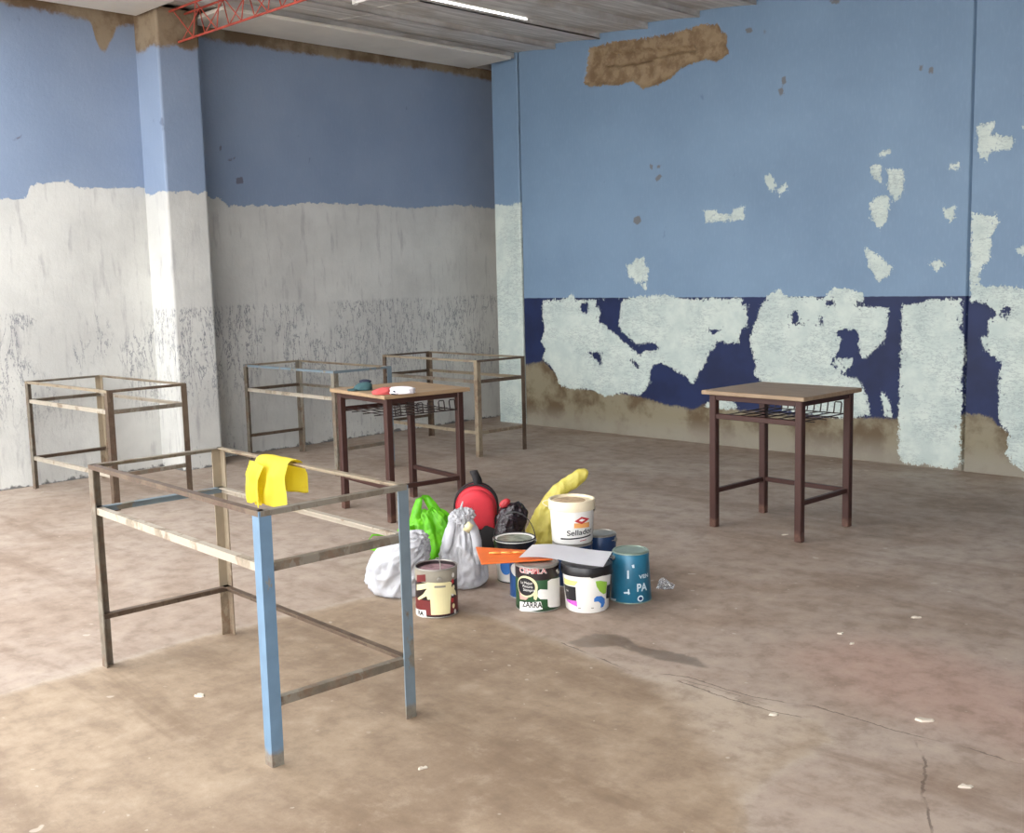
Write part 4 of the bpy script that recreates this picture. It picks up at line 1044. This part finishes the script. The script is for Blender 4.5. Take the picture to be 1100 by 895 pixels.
# ---- red backpack
M_REDF = plain('red_nylon', (204, 48, 60), .7, var=.1, bump=.15); M_BLKF = plain('black_nylon', (30, 28, 30), .75, var=.2, bump=.15)
p = pos((511, 604), 0, .30)
rt = bagroot('backpack', 'red and black backpack with a black top loop behind the white bag', p)
def arch(w, h, n_=20, z0=0.0):
    pts = [(-w / 2, z0), (-w / 2, z0 + h - w * .52)]
    for k in range(1, n_): 
        t = pi - pi * k / n_; pts.append((w / 2 * cos(t), z0 + h - w * .52 + w * .52 * sin(t)))
    pts += [(w / 2, z0 + h - w * .52), (w / 2, z0)]
    return pts
def pillow(pts, y0, y1, bulge=0.02, name='x', mat=None, parent=None, z0=None):
    """arch outline given depth from y0 to y1, both faces domed"""
    cx_ = sum(q[0] for q in pts) / len(pts); cz_ = sum(q[1] for q in pts) / len(pts)
    bm = bmesh.new(); rows = []
    for y, s in ((y0 - bulge, .0), (y0 - bulge * .95, .35), (y0 - bulge * .75, .65), (y0 - bulge * .4, .87), (y0, .97), (y0 + (y1 - y0) * .25, 1.0), (y0 + (y1 - y0) * .75, 1.0), (y1, .96), (y1 + bulge * .3, .7), (y1 + bulge * .4, 0)):
        rows.append([bm.verts.new((cx_ + (a - cx_) * max(s, .002), y, cz_ + (b - cz_) * max(s, .002))) for a, b in pts])
    n_ = len(pts)
    for A, B in zip(rows[:-1], rows[1:]):
        for k in range(n_): bm.faces.new((A[k], A[(k + 1) % n_], B[(k + 1) % n_], B[k]))
    bm.faces.new(rows[0][::-1]); bm.faces.new(rows[-1])
    return obj(name, bm, mat, parent, True, 60)
pillow(arch(.215, .335, z0=.001), -.06, .075, .012, 'back_panel', M_REDF, rt)
pillow(arch(.195, .205, z0=.115), -.105, -.06, .022, 'front_pocket', M_REDF, rt)
pillow([(-.105, .002), (-.108, .09), (-.04, .128), (.03, .115), (.075, .175), (.106, .185), (.106, .002)], -.098, -.05, .02, 'black_base', M_BLKF, rt)
for yy, ww, hh in ((-.06, .222, .338), (.0, .222, .339)):
    bm = bmesh.new(); tube(bm, [(a, yy, b) for a, b in arch(ww, hh, 20, .004)], .005, 8); obj('piping', bm, M_BLKF, rt, True)
bm = ribbon([(.012, -.03, .300), (.008, -.03, .345), (.0, -.028, .385), (-.012, -.02, .405), (-.004, -.008, .398), (.012, .0, .36), (.02, .01, .32)], [.036, .036, .036, .034, .034, .036, .036], .012, (1, .15, .1)); obj('top_loop', bm, M_BLKF, rt, True)

# ---- crumpled clear wrap on the floor by the teal can
p = pos((715, 632))
n = NT('clear_wrap'); n.b.inputs['Transmission Weight'].default_value = .75; n.bump(n.noise(40, 4, dist=1), .9, .01); M_CLEAR = n.out((.92, .93, .95, 1), .18)
o = obj('plastic_wrap', loft([(0, 0, .001, .02, .015, 0), (0, 0, .003, .045, .035, 0), (.005, 0, .02, .04, .03, 0), (-.01, 0, .045, .028, .02, 0), (-.015, 0, .07, .016, .012, 0), (-.01, 0, .082, .003, .003, 0)], seg=28, folds=.35, freq=2.2, seed=21, crease=.4), M_CLEAR)
o.location = (p.x, p.y, 0); o.rotation_euler.z = RROT; o.scale = (.85, .85, .6); tag(o, 'small crumpled piece of clear plastic wrap beside the teal can', 'plastic wrap')

# ================================================================== YELLOW CLOTH on the near frame
ca, sa = cos(radians(-2.55)), sin(radians(-2.55))
def A_local(P):
    dx, dy = P[0] - 4.587, P[1] + 5.455; return ca * dx + sa * dy, -sa * dx + ca * dy
RY = .524 / 2
def cloth_patch(x0, x1, front, back, seed, wav=.012, front_only=False):
    bm = bmesh.new(); rows = []; nu, nv = 26, 40
    zt = .7602; half = .020; y0 = RY - .016
    L1, L2 = front, back; tot = L1 + 2 * half + L2
    for i in range(nu + 1):
        u = i / nu; x = x0 + (x1 - x0) * u; row = []
        fr = L1 * (1 + .10 * noise.noise(Vector((u * 3, seed, 0)))); bk = L2 * (1 + .2 * noise.noise(Vector((u * 3, seed, 5))))
        for j in range(nv + 1):
            d = (j / nv) * (fr * .999 if front_only else fr + 2 * half + bk)
            if d < fr:   # front, hanging towards the camera
                h = fr - d; y = y0 - half - .008; z = zt - h; amp = min(1, h / .05)
                y -= amp * (.010 + wav * (1 + sin(u * 9 + seed + h * 12)) + .02 * abs(noise.noise(Vector((u * 4, h * 9, seed)))))
                xx = x + amp * .02 * noise.noise(Vector((h * 8, u * 2, seed + 3)))
            elif d < fr + 2 * half:
                t = (d - fr) / (2 * half); y = y0 - half - .008 + t * (2 * half + .016); z = zt + .006 * sin(pi * t) + .003 * noise.noise(Vector((u * 5, t * 2, seed))) + .002; xx = x
            else:
                h = d - fr - 2 * half; y = y0 + half + .008; z = zt - h; amp = min(1, h / .05)
                y += amp * (.008 + wav * (1 + sin(u * 8 + seed)))
                xx = x
            row.append(bm.verts.new((xx, y, z)))
        rows.append(row)
    for i in range(nu):
        for j in range(nv): bm.faces.new((rows[i][j], rows[i + 1][j], rows[i + 1][j + 1], rows[i][j + 1]))
    bmesh.ops.solidify(bm, geom=bm.faces[:], thickness=.0025)
    return bm
M_YCLOTH = plain('yellow_cloth', (244, 230, 84), .85, var=.05, bump=.2)
xl = A_local(hit((293, 490), 2, .757))[0]; xr = A_local(hit((326, 496), 2, .757))[0]
cl = empty('yellow_cloth', (4.587, -5.455, 0), radians(-2.55)); tag(cl, 'bright yellow cloth draped over the nearest desk frame', 'cloth')
obj('draped_fold', cloth_patch(xl - .015, xr, .165, .125, 1.3), M_YCLOTH, cl, True)
bm = cloth_patch(xl - .055, xl + .10, .150, .02, 4.1, .008, True)
for v in bm.verts: v.co.y -= .010 + .034 * max(0, (v.co.x - xl) / .11); v.co.z -= .016
obj('outer_fold', bm, M_YCLOTH, cl, True)

# ================================================================== CLOTHES ON THE BROWN DESK
ZD = .744
def on_desk(px): x, y = floor_at(px, ZD); return Vector((x, y, ZD))
p = on_desk((390, 419))
cap = empty('cap', (p.x, p.y, p.z), RROT); tag(cap, 'dark teal cap lying on the brown desk', 'cap')
M_CAP = plain('teal_fabric', (52, 84, 88), .85, var=.15); M_CAPD = plain('navy_fabric', (34, 38, 56), .85, var=.15)
obj('crown', loft([(0, 0, .001, .055, .05, 0), (0, 0, .012, .056, .052, 0), (.008, 0, .035, .045, .04, 0), (.012, 0, .046, .02, .02, 0), (.012, 0, .048, .003, .003, 0)], seg=30, folds=.06, seed=2), M_CAP, cap, True)
obj('brim', loft([(-.055, -.02, .002, .035, .045, 0), (-.055, -.02, .007, .036, .046, 0), (-.05, -.02, .011, .02, .03, 0), (-.05, -.02, .012, .002, .002, 0)], seg=24, folds=.03, seed=4), M_CAP, cap, True)
obj('peak_fold', loft([(.012, .02, .04, .034, .02, 0), (.012, .02, .052, .034, .02, 0), (.012, .02, .06, .02, .012, 0), (.012, .02, .062, .002, .002, 0)], seg=20, folds=.1, seed=5), M_CAPD, cap, True)
p = on_desk((424, 424))
tsh = empty('folded_shirt', (p.x, p.y, p.z), RROT); tag(tsh, 'white and red folded shirt on the brown desk', 'shirt')
obj('white_fold', loft([(.02, .04, .001, .09, .045, 0), (.02, .04, .012, .096, .05, 0), (.025, .04, .030, .085, .042, 0), (.03, .04, .040, .05, .026, 0), (.03, .04, .043, .004, .004, 0)], seg=40, folds=.12, seed=6, crease=.12), plain('white_cotton', (236, 232, 236), .9, var=.03), tsh, True)
obj('red_fold', loft([(-.07, .03, .001, .06, .04, 0), (-.07, .03, .012, .064, .043, 0), (-.06, .03, .030, .05, .034, 0), (-.05, .03, .04, .022, .018, 0), (-.05, .03, .042, .003, .003, 0)], seg=36, folds=.14, seed=7, crease=.12), plain('red_cotton', (196, 86, 84), .9, var=.15), tsh, True)
obj('grey_trim', loft([(.0, .005, .001, .022, .016, 0), (.0, .005, .014, .022, .016, 0), (.0, .01, .026, .012, .01, 0), (0, .01, .028, .002, .002, 0)], seg=18, folds=.1, seed=8), M_CAPD, tsh, True)

# ================================================================== SCRAPS ON THE FLOOR
M_SCRAP = plain('plaster_chip', (198, 188, 172), .85, var=.08)
scraps = [((991, 774), .07, .03, 'pale flake on the floor at the right, beside the long crack'), ((831, 768), .034, .022, 'pale plaster chip right of centre in the foreground'), ((903, 681), .03, .02, 'pale plaster chip on the floor well right of the cans'),
          ((915, 692), .022, .014, 'tiny pale chip just below a larger chip right of the cans'), ((1037, 846), .06, .02, 'long pale sliver at the lower right of the floor'), ((985, 664), .06, .02, 'scatter of pale crumbs on the floor near the right edge'), ((215, 748), .045, .025, 'pale paint flake under the near desk frame'),
          ((454, 826), .03, .014, 'small pale chip in front of the near frame'), ((843, 575), .04, .014, 'white chip on the floor between the legs of the lone desk')]
for i_, (px, a, b, lab) in enumerate(scraps):
    bm = bmesh.new(); n_ = 11; f = [random.uniform(.6, 1.15) for _ in range(n_)]
    lo = [bm.verts.new((a / 2 * f[k] * cos(2 * pi * k / n_), b / 2 * f[k] * sin(2 * pi * k / n_), .0004)) for k in range(n_)]
    hi = [bm.verts.new((v.co.x * .85, v.co.y * .85, .004 + .003 * random.random())) for v in lo]
    bm.faces.new(lo[::-1]); bm.faces.new(hi)
    for k in range(n_): bm.faces.new((lo[k], lo[(k + 1) % n_], hi[(k + 1) % n_], hi[k]))
    o = obj('plaster_chip', bm, M_SCRAP); x, y = floor_at(px); o.location = (x, y, 0); o.rotation_euler.z = RROT + random.uniform(-.3, .5)
    tag(o, lab, 'chip', 'chips on the floor')
